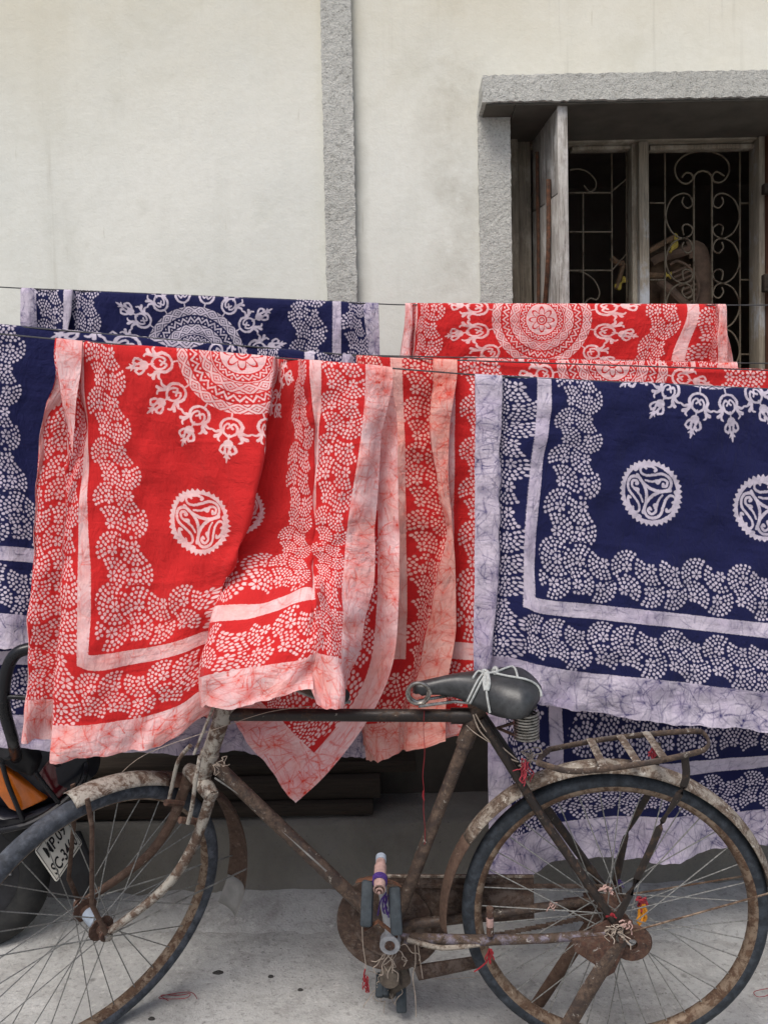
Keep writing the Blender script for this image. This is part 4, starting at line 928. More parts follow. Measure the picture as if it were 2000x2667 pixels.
# wheels
def spoke_mesh():
    me_ = MB().tube([(0, 0, 0), (0, 0, 1)], .0014, 6, cap=False).build('spoke', SPOKE); d = me_.data; bpy.data.objects.remove(me_); return d
SPM = spoke_mesh()
def wheel(name, c, ax, up, tyre_mat, nsp, a0, label=None):
    ax = ax.normalized(); w = empty(name, parent=bike)
    if label: w['label'] = label
    def ring(prof, n=96):
        return MB().lathe(prof+[prof[0]], c, ax, n)
    tr = .0215 if name == 'front_wheel' else .0190; r0 = .35-tr
    tp = [(r0+tr*math.cos(a)*1.02, tr*math.sin(a)*.98) for a in np.linspace(-2.35, 2.35, 15)]
    BP(ring(tp), 'tyre', tyre_mat, w)
    rp = [(.3275, .0155), (.316, .0165), (.309, .0125), (.305, .006), (.3035, 0), (.305, -.006), (.309, -.0125), (.316, -.0165), (.3275, -.0155), (.3265, -.0125), (.315, -.011), (.315, .011), (.3265, .0125)]
    BP(ring(rp), 'rim', RIMM, w)
    hp = [(.0055, -.078), (.0055, -.062), (.011, -.062), (.011, -.050), (.014, -.046), (.014, -.040), (.031, -.040), (.031, -.036), (.016, -.033), (.014, 0), (.016, .033), (.031, .036), (.031, .040), (.014, .040), (.014, .046), (.011, .050), (.011, .062), (.0055, .062), (.0055, .078)]
    BP(MB().lathe(hp, c, ax, 20), 'hub', HUBM, w)
    N = (up-ax*up.dot(ax)).normalized(); Bn = ax.cross(N)
    for i in range(nsp):
        s = 1 if i % 2 else -1; cr = 1 if (i//2) % 2 else -1
        ra = a0+2*math.pi*i/nsp; ha = ra+cr*1.0
        p = c+ax*(s*.038)+(N*math.cos(ha)+Bn*math.sin(ha))*.028; q = c+(N*math.cos(ra)+Bn*math.sin(ra))*.3045
        o = bpy.data.objects.new('spoke', SPM); col.objects.link(o); o.parent = w
        d = q-p; mt = d.to_track_quat('Z', 'Y').to_matrix().to_4x4() @ Matrix.Diagonal((1, 1, d.length, 1)); mt.translation = p; o.matrix_local = mt
    return w
wheel('rear_wheel', RH, Vector((0, 1, 0)), Vector((0, 0, 1)), TYRE2, 40, .04)
dh = (HTP.z+AFW.z*.085*math.cos(STEER)-.352)/(-ADN.z)
BINV = Matrix((BU_, BN_, BV_)); FH = BINV @ (Vector((-.706, 1.984, .341))-BO_)       # turned front wheel: hub, axle direction
fy, fl_ = R_(47), R_(15.2); fn0 = Vector((-math.sin(fy), math.cos(fy), 0)); fax = BINV @ (fn0*math.cos(fl_)+Vector((0, 0, 1))*math.sin(fl_)); fup = BINV @ Vector((0, 0, 1))
print('FRONT', FH, st(ax_(dh, .085)), fax, SROT @ Vector((0, 1, 0)))
wheel('front_wheel', FH, fax, fup, TYRE, 32, .1)
fw_ = bpy.data.objects.get('front_wheel')
BP(MB().lathe([(.0148, -.022), (.0175, -.020), (.0175, .020), (.0148, .022)], FH, fax, 18), 'hub_sleeve', GREYR, fw_)
# fork
fk = empty('fork', parent=bike)
BP(MB().tube([st(ax_(.15)), st(ax_(.175))], .021, 14), 'crown_race', FORKM, fk)
cr_ = MB(); cr_.tube([st(ax_(.182, 0, -.055)), st(ax_(.178, 0, -.03)), st(ax_(.176, 0, .03)), st(ax_(.182, 0, .055))], [.017, .020, .020, .017], 12); BP(cr_, 'crown', FORKM, fk)
for s in (-1, 1):
    c0q, hub_ = st(ax_(.17, 0, s*.050)), FH+fax*(s*.061); dn = SROT @ ADN
    m1 = c0q+dn*.13; m2 = c0q+dn*.235+(hub_-c0q-dn*(hub_-c0q).dot(dn))*.16; m3 = c0q+dn*.31+(hub_-c0q-dn*(hub_-c0q).dot(dn))*.48; m4 = hub_+(m3-hub_)*.14
    P = [c0q, m1, m2, m3, m4, hub_]
    BP(MB().tube(curve(P, 4), [.0135-.0052*i/20 for i in range(21)], 10), 'blade', FORKM if s < 0 else BROWNG, fk)
    BP(MB().tube([FH+fax*s*.058, FH+fax*s*.066], .017, 12), 'axle_plate', HUBM, fk)
    BP(MB().tube([FH+fax*s*.066, FH+fax*s*.078], .0095, 6), 'axle_nut', CHROME, fk)
# rod brake stirrup
for s in (-1, 1):
    BP(MB().tube([st(p) for p in curve([ax_(.09, .045, s*.022), ax_(.14, .05, s*.040), ax_(.21, .04, s*.046), ax_(.255, .035, s*.045)], 4)], .005, 8), 'brake_stirrup', FORKM, fk)
    BP(MB().tube([st(ax_(.250, .052, s*.034)), st(ax_(.262, .00, s*.036))], .008, 8), 'brake_block', HUBM, fk)
BP(MB().tube([st(ax_(-.05, .032)), st(ax_(.10, .045))], .0035, 8), 'brake_rod', FORKM, fk)
# handlebar and stem
hb = empty('handlebar', parent=bike); HZ = -.205
BP(MB().tube([st(ax_(-.045)), st(ax_(HZ-.005))], .0115, 12), 'stem', CHROME, hb)
BP(MB().tube([st(ax_(HZ)), st(ax_(HZ, .035))], .0115, 12), 'stem_lug', CHROME, hb)
full = [ax_(HZ+.027+q, f, w) for q, f, w in ((0, -.10, -.238), (-.003, -.07, -.239), (-.013, -.01, -.225), (-.023, .03, -.13), (-.027, .038, -.04), (-.027, .038, .04), (-.023, .03, .13), (-.013, -.01, .225), (-.003, -.07, .239), (0, -.10, .238))]
BP(MB().tube([st(p) for p in curve(full, 5)], .0105, 10), 'bar', TOPT, hb)
for s in (-1, 1):
    BP(MB().tube([st(ax_(HZ+.022, -.07, s*.2405)), st(ax_(HZ+.026, -.085, s*.2385)), st(ax_(HZ+.027, -.108, s*.2375))], .0145, 12), 'grip', BLACKP, hb)
    BP(MB().tube([st(p) for p in curve([ax_(HZ+.037, .02, s*.10), ax_(HZ+.044, -.03, s*.19), ax_(HZ+.052, -.10, s*.222), ax_(HZ+.055, -.15, s*.220)], 4)], .0038, 8), 'brake_lever', SPOKE, hb)
# front mudguard: rolled strip round the front wheel
def guard(name, c, ax, fwd, up, a_list, R, wdt, mat, parent, off=0, flap=0):
    ax = ax.normalized(); rows = []
    for i, a in enumerate(a_list):
        d = fwd*math.cos(a)+up*math.sin(a); row = []
        for j in range(11):
            q = -1+2*j/10
            r = R+off*i/len(a_list)-.016*q*q
            row.append(c+d*r+ax*(q*wdt/2))
        rows.append(row)
    o = MB().grid(rows); ob = BP(o, name, mat, parent)
    so_ = ob.modifiers.new('thick', 'SOLIDIFY'); so_.thickness = .0018; so_.offset = 1
    return ob
fwd = (SROT @ Vector((-1, 0, 0))); fwd = (fwd-fax*fwd.dot(fax)).normalized(); upv = fax.cross(fwd); upv = upv if upv.z > 0 else -upv
fg = empty('front_mudguard', parent=bike)
guard('strip', FH, fax, fwd, upv, [R_(q) for q in np.linspace(88, 128, 18)], .370, .064, FORKM, fg)
guard('strip', FH, fax, fwd, upv, [R_(q) for q in np.linspace(128, 203, 26)], .371, .078, BROWNG, fg, .085)
fl = [R_(q) for q in np.linspace(203, 214, 5)]
guard('flap', FH, fax, fwd, upv, fl, .457, .078, m_plain('grey_mudflap', (150, 148, 144), .8, var=.2, scale=20), fg)
for s in (-1, 1):
    a = FH+(fwd*math.cos(R_(92))+upv*math.sin(R_(92)))*.355+fax*s*.033
    BP(MB().tube([a+(upv*.012), a-upv*.06+fax*s*.006, FH+upv*.10+fwd*.02+fax*s*.055, FH+fax*s*.068], .0060, 8, flat=.0022, ref=tuple(fwd)), 'stay', BROWNG, fg)
    b = FH+(fwd*math.cos(R_(195))+upv*math.sin(R_(195)))*.435+fax*s*.033
    BP(MB().tube([b, FH+fax*s*.068], .0022, 6), 'stay', SPOKE, fg)
# rear mudguard
rg_ = empty('rear_mudguard', parent=bike); X, Z = Vector((1, 0, 0)), Vector((0, 0, 1))
guard('strip', RH+Vector((-.012, 0, .0)), Vector((0, 1, 0)), X, Z, [R_(q) for q in np.linspace(9, 88, 30)], .376, .064, GUARD, rg_)
guard('strip', RH+Vector((-.012, 0, .0)), Vector((0, 1, 0)), X, Z, [R_(q) for q in np.linspace(88, 150, 22)], .376, .064, GUARD, rg_, .006)
guard('strip', RH+Vector((-.012, 0, .0)), Vector((0, 1, 0)), X, Z, [R_(q) for q in np.linspace(150, 188, 14)], .382, .064, BROWNG, rg_, .010)
for s in (-1, 1): BP(MB().tube([Vector((.368, s*.034, .44)), Vector((.01, s*.068, .345))], .0024, 6), 'stay', RIMM, rg_)
# carrier
ca = empty('carrier', parent=bike)
nr = [bk(*p, -.078) for p in ((1402, 1988), (1432, 1997), (1482, 2009), (1560, 2006), (1700, 1985), (1815, 1960))]
frl = [bk(*p, .078) for p in ((1812, 1905), (1700, 1912), (1560, 1928), (1430, 1953))]
end = [bk(1840, 1948, -.05), bk(1846, 1934, 0), bk(1836, 1915, .05)]
BP(MB().tube(curve(nr+end+frl, 4), .0070, 8, flat=.0035, ref=(0, 0, 1)), 'rail', FRAME, ca)
BP(MB().tube([nr[0], bk(1408, 1972, 0), frl[-1]], .0065, 8), 'front_crossbar', FRAME, ca)
def lerp(a, b, t): return a+(b-a)*t
for (a, b) in (((1572, 2004), (1537, 1931)), ((1660, 1992), (1614, 1922)), ((1728, 1980), (1682, 1914))):
    p, q = bk(*a, -.076)+Vector((0, 0, .006)), bk(*b, .076)+Vector((0, 0, .006))
    BP(MB().tube([p, q], .0022, 8, flat=.0095, ref=(0, 0, 1)), 'slat', GUARD, ca)
for s, (pts) in ((-1, ((1783, 1972), (1786, 2030), (1760, 2085), (1725, 2140), (1700, 2200), (1640, 2330), (1607, 2395))), (1, ((1712, 1935), (1700, 2040), (1660, 2120), (1630, 2180), (1612, 2260), (1595, 2340), (1592, 2372)))):
    P = [bk(*p, s*.074) for p in pts]; P = curve(P, 3); rr = [.0085-.0045*math.exp(-((i/len(P)-.42)/.06)**2) for i in range(len(P))]
    BP(MB().tube(P, rr, 8, flat=.0035, ref=(.4, 0, 1)), 'strut', TOPT, ca)
# saddle
sd2 = empty('saddle', parent=bike)
sn0 = bk(1074, 1772, 0); sr0 = bk(1408, 1800, 0); LS = .288; x0 = sn0.x
hw = lambda s: .017+.074*(1/(1+math.exp(-(s-.55)*11))) if s < .82 else (.017+.074*.95)*math.sqrt(max(0, 1-((s-.82)/.18)**2)) if s < 1 else 0
topz = lambda s: .908+.034*math.sin(min(s*1.4, 1)*math.pi/2)-.022*max(0, (s-.35))**1.0*1.0+.020*max(0, s-.6)-.034*max(0, (s-.78)/.22)**2.2
rows = []
NS, NTT = 40, 17
for i in range(NS+1):
    s = i/NS; w_ = max(hw(s), .002); w_ = w_ if s > .06 else w_*math.sqrt(max(.02, 1-((.06-s)/.06)**2)); row = []
    skirt = (.017+.046*(lambda q: q*q*(3-2*q))(min(1, max(0, (s-.06)/.62))))*(1 if s < .74 else max(.22, math.sqrt(max(0, 1-((s-.74)/.27)**2))))*(1 if s > .05 else .6)
    for j in range(NTT):
        t_ = -1+2*j/(NTT-1); a = abs(t_)
        ph_ = a*math.pi/2; y = math.sin(ph_)**.92; z = topz(s)-(.010+skirt)*(1-math.cos(ph_))**1.25
        row.append(Vector((x0+LS*s-.016*max(0, (a-.72)/.28)*max(0, (s-.7)/.3), math.copysign(y*w_*1.12, t_), z)))
    rows.append(row)
so = BP(MB().grid(rows), 'leather_top', SADDLE, sd2); mo = so.modifiers.new('thick', 'SOLIDIFY'); mo.thickness = .004; mo.offset = -1
cn = bk(1090, 1806, -.03)
coil = [cn+Vector((math.cos(a)*(.027-.006*a/12.6), -.006+.012*a/12.6, math.sin(a)*(.027-.006*a/12.6))) for a in np.linspace(0, 12.6, 60)]
BP(MB().tube(coil, .0038, 8), 'nose_spring', CHROME, sd2)
for s, dz in ((-1, 0), (1, .004)):
    BP(MB().tube([cn+Vector((.0, s*.012, -.026+dz)), Vector((-.36, s*.020, .874)), Vector((-.25, s*.030, .868)), Vector((-.18, s*.05, .872))], .0038, 8), 'rail_wire', CHROME, sd2)
BP(MB().box(Vector((-.305, 0, .872)), (.05, .05, .026)), 'clamp', HUBM, sd2, bevel=.004)
for s in (-1, 1):
    c = bk(1371, 1890, -.055) if s < 0 else bk(1371, 1890, -.055)+Vector((0, .11, 0)); n_t = 9
    hel = [c+Vector((math.cos(a)*.0255, math.sin(a)*.0255, -.030+.060*a/(2*math.pi*n_t))) for a in np.linspace(0, 2*math.pi*n_t, n_t*18)]
    BP(MB().tube(hel, .0031, 6), 'coil_spring', CHROME, sd2)
    BP(MB().tube([c+Vector((0, 0, -.035)), c+Vector((0, 0, .045))], .006, 8), 'spring_bolt', HUBM, sd2)
BP(MB().tube([bk(1371, 1890, -.055)+Vector((0, 0, -.034)), bk(1371, 1890, -.055)+Vector((-.06, .055, -.030)), bk(1371, 1890, -.055)+Vector((0, .11, -.034))], .004, 8), 'spring_bridge', HUBM, sd2)
# cord tied round the saddle, laid on its surface
bpy.context.view_layer.update()
dg = bpy.context.evaluated_depsgraph_get(); se = so.evaluated_get(dg); me_ = se.to_mesh()
mw = so.matrix_world; bvh = BVHTree.FromPolygons([mw @ v_.co for v_ in me_.vertices], [tuple(p.vertices) for p in me_.polygons]); se.to_mesh_clear()
inv = bike.matrix_world.inverted()
def on_saddle(px, py, lift=.003):
    h, nrm, _, _ = bvh.ray_cast(EYE, ray(px, py).normalized())
    if h is None:
        q = bk(px, py, -.04); h2, n2, _, _ = bvh.find_nearest(bike.matrix_world @ q); return inv @ (h2+n2*lift*(1 if n2.dot(ray(px, py)) < 0 else -1))
    if nrm.dot(ray(px, py)) > 0: nrm = -nrm
    return inv @ (h+nrm*lift)
cord = empty('tied_cord', inv.inverted() @ on_saddle(1262, 1756)); tag(cord, 'pale cotton cord knotted round the bicycle saddle', 'cord')
ci = cord.matrix_world.copy(); ci = Matrix.Translation(cord.location).inverted() @ bike.matrix_world
def cpiece(pix, r=.0026, name='strand'):
    P = [on_saddle(*p) for p in pix]; P = curve(P, 4); o = MB().tube([ci @ p for p in P], r, 7).build(name, ROPE, cord); return o
cpiece([(1258, 1757), (1245, 1775), (1232, 1800), (1220, 1824), (1212, 1838)])
cpiece([(1266, 1758), (1254, 1778), (1240, 1805), (1228, 1828), (1220, 1842)])
cpiece([(1262, 1757), (1268, 1785), (1269, 1805), (1273, 1830), (1278, 1856)], .0026)
cpiece([(1262, 1757), (1290, 1754), (1335, 1740), (1352, 1737)])
cpiece([(1285, 1756), (1320, 1764), (1365, 1772), (1392, 1784), (1404, 1800), (1406, 1815)])
cpiece([(1225, 1746), (1245, 1752), (1262, 1756)])
cpiece([(1264, 1760), (1262, 1780), (1266, 1800)], .0045, 'loop_end'); cpiece([(1270, 1760), (1274, 1782), (1270, 1800)], .0045, 'loop_end')
cpiece([(1284, 1750), (1290, 1742), (1295, 1752), (1288, 1758)], .004, 'knot'); cpiece([(1255, 1754), (1262, 1750), (1270, 1757), (1260, 1760)], .0045, 'knot')

# cranks, pedals, chain cover
dr = empty('crankset', parent=bike)
BP(MB().lathe([(.001, -.0045), (.128, -.0045), (.131, -.001), (.128, .002), (.001, .002)], BB+Vector((-.008, .058, -.012)), (0, 1, 0), 40), 'chain_cover_disc', DISCM, dr)
BP(MB().lathe([(.030, -.003), (.096, -.003), (.096, .003), (.030, .003), (.030, -.003)], BB+Vector((0, .046, 0)), (0, 1, 0), 40), 'chainring', DISCM, dr)
cc = [bk(1010, 2283, .055), bk(1390, 2284, .055), bk(1392, 2400, .055), bk(1380, 2470, .055), bk(1200, 2530, .055), bk(1060, 2545, .055)]
BP(MB().prism([cc[0], cc[1], cc[2], bk(1100, 2410, .055)], (0, .012, 0)), 'chain_case', DISCM, dr, bevel=.003)
BP(MB().prism([bk(1075, 2520, .055), bk(1268, 2492, .055), bk(1268, 2520, .055), bk(1090, 2558, .055)], (0, .010, 0)), 'chain_case', DISCM, dr, bevel=.003)
BP(MB().tube([cc[0], lerp(cc[0], cc[1], .5), cc[1]], .004, 6), 'case_edge', GUARD, dr)
tp0, tp1 = Vector((BB.x, .05, BB.z+.093)), Vector((0, .05, RW+.035)); bt0, bt1 = Vector((BB.x, .05, BB.z-.093)), Vector((0, .05, RW-.035))
for a, b in ((tp0, tp1), (bt0, bt1)):
    chn = MB()
    for i in range(42):
        p = lerp(a, b, (i+.5)/42); chn.box(p, (.0138, .006 if i % 2 else .009, .0075))
    BP(chn, 'chain_run', DISCM, dr)['kind'] = 'stuff'
BP(MB().lathe([(.012, -.002), (.036, -.002), (.036, .002), (.012, .002), (.012, -.002)], Vector((0, .05, RW)), (0, 1, 0), 24), 'sprocket', DISCM, dr)
spn = bk(1016, 2456, -.062); ctop = bk(990, 2262, -.062)
BP(MB().tube([Vector((spn.x, -.075, spn.z)), Vector((spn.x, .09, spn.z-.0))], .012, 14), 'spindle', HUBM, dr)
BP(MB().tube([spn+Vector((.006, 0, .0)), lerp(spn, ctop, .5)+Vector((-.002, 0, 0)), ctop], [.0130, .0095, .0105], 12, flat=.007, ref=(1, 0, 0)), 'crank_arm', ALLOY, dr)
BP(MB().tube([spn+Vector((0, .012, 0)), spn+Vector((0, -.011, 0))], .0235, 18), 'crank_boss', ALLOY, dr)
BP(MB().tube([spn+Vector((0, -.0105, 0)), spn+Vector((0, -.0135, 0))], .011, 6), 'crank_bolt', HUBM, dr)
fb = bk(1012, 2560, .085)
BP(MB().tube([Vector((spn.x, .085, spn.z)), lerp(Vector((spn.x, .085, spn.z)), Vector((spn.x+.020, .080, .112)), .5), Vector((spn.x+.020, .080, .105))], [.015, .013, .016], 10), 'crank_arm', MUD, dr)
pd = empty('pedal', parent=bike)
a0, a1 = bk(992, 2240, -.060), bk(988, 2318, -.150)
BP(MB().tube([a0, lerp(a0, a1, .2), lerp(a0, a1, .25), lerp(a0, a1, .75), a1], [.0105, .0115, .0140, .0135, .0115], 14), 'wrapped_axle', PALEPINK, pd)
BP(MB().tube([lerp(a0, a1, -.10), lerp(a0, a1, .06)], .0122, 14), 'axle_cap', GREYR, pd)
for k in range(5):
    c = lerp(a0, a1, .98+.03*k); BP(MB().tube([c, lerp(a0, a1, 1.0+.03*k)], .0135-.0025*k, 14), 'axle_ring', HUBM if k % 2 else PALEPINK, pd)
for k in range(4):
    c = lerp(a0, a1, .62+.05*k); rr_ = .0150
    n_ = (a1-a0).normalized(); q1 = Vector((1, 0, 0)); q2 = n_.cross(q1).normalized()
    BP(MB().tube([c+q1*rr_*math.cos(a)+q2*rr_*math.sin(a) for a in np.linspace(0, 6.28, 17)[:-1]], .0017, 6, closed=True), 'thread_wrap', VIOLET, pd)
b0, b1 = bk(958, 2300, -.105), bk(954, 2408, -.150); c0_, c1_ = bk(1027, 2318, -.105), bk(1033, 2430, -.150)
for p, q in ((b0, b1), (c0_, c1_)):
    d = (q-p); rot = d.to_track_quat('Z', 'Y').to_matrix()
    BP(MB().box(lerp(p, q, .5), (.026, .024, d.length+.012), rot), 'rubber_block', RUBBER, pd, bevel=.006)
pp = [bk(930, 2295, -.09), bk(960, 2288, -.10), bk(990, 2290, -.115), bk(1020, 2298, -.10), bk(1040, 2306, -.09)]
BP(MB().tube(pp, .0022, 8, flat=.010, ref=(0, 0, 1)), 'cage_plate', RUST, pd)
BP(MB().tube([bk(950, 2422, -.14), bk(985, 2400, -.14), bk(1035, 2440, -.14)], .0022, 8, flat=.008, ref=(0, 0, 1)), 'cage_plate', RUST, pd)
p2_ = empty('pedal', parent=bike)
fa = Vector((spn.x+.020, .075, .118)); fe = bk(1015, 2590, .10)
BP(MB().tube([fa-Vector((0, .012, 0)), lerp(fa, fe, .4), fe], [.020, .018, .014], 10), 'axle', MUD, p2_)
BP(MB().lathe([(.001, -.012), (.024, -.012), (.026, .004), (.001, .008)], bk(1015, 2545, .05), (0, 1, 0), 14), 'mud_lump', MUD, p2_)
for a, b, wd_ in (((991, 2535), (988, 2600), .020), ((1008, 2545), (1004, 2598), .016), ((1043, 2555), (1046, 2640), .026)):
    p, q = bk(*a, .10), bk(*b, .060); d = q-p
    BP(MB().box(lerp(p, q, .5), (wd_, .024, d.length), d.to_track_quat('Z', 'Y').to_matrix()), 'rubber_block', RUBBER, p2_, bevel=.005)
# rear stand: two channel legs joined by a foot
sdn = empty('rear_stand', parent=bike)
for s in (-1, 1):
    P = [Vector((.005, s*.072, RW-.01)), Vector((-.075, s*.082, .20)), Vector((-.165, s*.095, .03))]
    BP(MB().tube(P, .018, 8, flat=.006, ref=(.87, 0, .3)), 'leg', FRAME if s < 0 else BROWNG, sdn)
    BP(MB().prism([Vector((x, s*.070, z)) for x, z in ((-.105, .335), (-.02, .345), (.012, .315), (-.01, .255), (-.04, .235), (-.05, .27), (-.10, .305))], (0, s*.008, 0)), 'bracket', HUBM, sdn, bevel=.002)
BP(MB().tube([Vector((-.165, -.10, .016)), Vector((-.165, .10, .016))], .010, 8), 'foot_bar', FRAME, sdn)
BP(MB().tube([Vector((-.16, -.095, .02)), Vector((-.205, -.10, .055)), Vector((-.215, -.10, .03))], .009, 8, flat=.005), 'foot_lever', FRAME, sdn)
BP(MB().lathe([(.012, -.006), (.042, -.006), (.046, 0), (.042, .006), (.012, .006)], Vector((.030, -.060, RW-.032)), (0, 1, 0), 20), 'stand_spring_plate', HUBM, sdn)
ax2 = empty('rear_axle_fittings', parent=bike)
BP(MB().tube([Vector((0, -.066, RW-.004)), Vector((0, -.084, RW-.004))], .011, 6), 'axle_nut', CHROME, ax2)
BP(MB().tube([Vector((0, -.07, RW-.004)), Vector((0, -.096, RW-.004))], .005, 8), 'axle_end', HUBM, ax2)
clp = bk(1276, 2400, -.058)
for k, (dz, mt) in enumerate(((.022, HUBM), (-.004, PALEPINK), (-.026, HUBM))):
    BP(MB().tube([clp+Vector((0, .002, dz-.010)), clp+Vector((0, .002, dz+.010))], .0085, 8), 'stay_clamp', mt, ax2)
BP(MB().tube(curve([bk(1060, 2448, -.05), bk(1150, 2470, -.05), bk(1250, 2460, -.05)], 4), .006, 8), 'lower_brake_arm', GUARD, ax2)
# rags and threads tied on the bicycle
def wisp(rng, c, n, spread, drop, r, mat, name, parent):
    mb = MB()
    for _ in range(n):
        p = Vector(c)+Vector((rng.uniform(-1, 1), rng.uniform(-.6, .6), rng.uniform(-1, 1)))*spread*.5; P = [p]
        for k in range(5):
            p = p+Vector((rng.uniform(-1, 1)*spread*.5, rng.uniform(-1, 1)*spread*.25, -drop/5*rng.uniform(.5, 1.4)+rng.uniform(-1, 1)*spread*.3)); P.append(p)
        mb.tube(curve(P, 3), r, 5)
    return BP(mb, name, mat, parent)
rr2 = random.Random(8); th = empty('tied_threads', parent=bike)
wisp(rr2, bk(1366, 1985, -.06), 12, .018, .045, .0013, PINK, 'thread_tangle', th); wisp(rr2, bk(1385, 1965, -.03), 9, .03, .02, .0015, YARN, 'thread_tangle', th)
wisp(rr2, bk(1580, 2312, -.06), 7, .016, .01, .0018, PALEPINK, 'thread_tangle', th); wisp(rr2, bk(1600, 2420, -.085), 12, .024, .018, .0012, YARN, 'thread_tangle', th)
wisp(rr2, bk(1632, 2405, -.08), 7, .012, .012, .0016, PALEPINK, 'thread_tangle', th); wisp(rr2, bk(1612, 2290, .05), 3, .010, .02, .0010, VIOLET, 'thread_tangle', th)
wisp(rr2, bk(1672, 2360, .02), 8, .012, .04, .0030, ORANGE, 'thread_tangle', th); wisp(rr2, bk(1670, 2345, .02), 7, .014, .015, .0026, PINK, 'thread_tangle', th)
wisp(rr2, bk(1705, 1945, .03), 6, .010, .03, .0024, PINK, 'thread_tangle', th); wisp(rr2, bk(1030, 2470, -.06), 10, .03, .05, .0011, YARN, 'thread_tangle', th)
wisp(rr2, bk(1276, 2475, -.06), 5, .008, .03, .0018, REDT, 'thread_tangle', th); wisp(rr2, bk(1440, 2350, -.02), 5, .010, .012, .0012, PALEPINK, 'thread_tangle', th)
wisp(rr2, bk(1005, 2330, -.10), 6, .010, .05, .0018, VIOLET, 'thread_tangle', th); wisp(rr2, bk(1000, 2560, .07), 10, .035, .06, .0010, YARN, 'thread_tangle', th)
wisp(rr2, bk(1590, 2385, -.07), 4, .008, .006, .0025, REDT, 'thread_tangle', th); wisp(rr2, bk(560, 1990, -.03), 5, .03, .02, .0009, YARN, 'thread_tangle', th)
def strand(pix, w, r, mat): BP(MB().tube(curve([bk(*p, w) for p in pix], 5), r, 5), 'thread', mat, th)
strand([(1105, 1852), (1103, 1900), (1106, 1960), (1101, 2020), (1104, 2060), (1103, 2110), (1106, 2150), (1107, 2190), (1105, 2200)], -.022, .0008, REDT)
strand([(1103, 2060), (1101, 2075), (1105, 2085)], -.022, .0016, REDT)
strand([(943, 2400), (945, 2460), (952, 2510), (951, 2530)], -.12, .0010, YARN); strand([(951, 2525), (948, 2545), (956, 2565), (953, 2585)], -.12, .0020, REDT); wisp(rr2, bk(952, 2545, -.12), 8, .010, .035, .0011, REDT, 'thread_tangle', th)
strand([(1080, 2450), (1082, 2510), (1075, 2545), (1082, 2600), (1083, 2650)], -.05, .0012, YARN); strand([(1088, 2460), (1095, 2510), (1101, 2550)], -.05, .0010, YARN)
strand([(1277, 2480), (1268, 2505), (1250, 2522), (1235, 2532)], -.06, .0018, REDT)
strand([(1232, 1862), (1250, 1905), (1290, 1945), (1325, 1975), (1350, 1985)], -.03, .0016, YARN); strand([(1238, 1860), (1262, 1900), (1300, 1940), (1345, 1978)], -.032, .0014, YARN); strand([(1215, 1890), (1240, 1912), (1300, 1950)], -.03, .0010, YARN)
strand([(300, 2030), (380, 1965), (560, 1900), (700, 1855), (810, 1840)], -.03, .0008, YARN)
# ------------------------------------------------------------------ parked scooter at the left edge
SBODY = m_plain('dark_blue_black_plastic', (34, 36, 46), .34, var=.25, scale=12, bump=.04, dust=(62, 64, 72))
SBLK = m_plain('matt_black_plastic', (28, 28, 32), .5, var=.3, scale=30, bump=.06, dust=(54, 56, 62))
TUBEB = m_plain('black_tube_paint', (30, 31, 36), .28, .2, var=.3, scale=20, bump=.03)
AMBER = m_plain('amber_lens', (214, 112, 24), .22, var=.3, scale=9, bump=.05, spec=.6, coat=.5)
REDL = m_plain('dark_red_lens', (92, 14, 26), .2, var=.3, scale=12, bump=.05, spec=.6, coat=.5)
WHITEP = m_plain('dirty_white_plate', (206, 204, 194), .5, var=.08, scale=18, bump=.05, dust=(170, 164, 148))
INK = m_plain('black_lettering', (26, 26, 28), .5, var=.2, bump=0)
STYRE = m_plain('scooter_tyre', (36, 37, 38), .85, var=.3, scale=40, bump=.3, dust=(64, 63, 60))
SEATM = m_plain('black_vinyl_seat', (30, 30, 32), .5, var=.2, scale=30, bump=.05)
SO = Vector((-1.21, 2.50, 0)); sco = empty('scooter', SO); tag(sco, 'dark scooter parked at the left edge behind the bicycle front wheel', 'scooter')
def SP(mb, name, mat, parent=None, **k):
    mb.v = [tuple(Vector(p)-SO) for p in mb.v]; return mb.build(name, mat, parent or sco, **k)
def loft(st_, n=20, e=2.6):
    rows = []
    for x, yc, hw_, z0, z1 in st_:
        row = []
        for j in range(n+1):
            a = 2*math.pi*j/n; c, s = math.cos(a), math.sin(a)
            row.append((x, yc+hw_*math.copysign(abs(c)**(2/e), c), (z0+z1)/2+(z1-z0)/2*math.copysign(abs(s)**(2/e), s)))
        rows.append(row)
    mb = MB().grid(rows); mb.add(rows[0][:-1], [tuple(range(n))]); mb.add(rows[-1][:-1], [tuple(range(n))]); return mb
SP(loft([(-1.95, 2.47, .14, .40, .66), (-1.7, 2.47, .165, .38, .74), (-1.4, 2.46, .17, .39, .745), (-1.15, 2.45, .155, .41, .735), (-1.0, 2.44, .13, .445, .715), (-.90, 2.435, .10, .48, .69), (-.845, 2.43, .06, .53, .655)]), 'body', SBODY)
SP(loft([(-1.98, 2.47, .10, .72, .79), (-1.85, 2.47, .14, .725, .835), (-1.5, 2.465, .15, .735, .83), (-1.2, 2.455, .13, .735, .825), (-1.08, 2.45, .09, .735, .79)]), 'seat', SEATM)
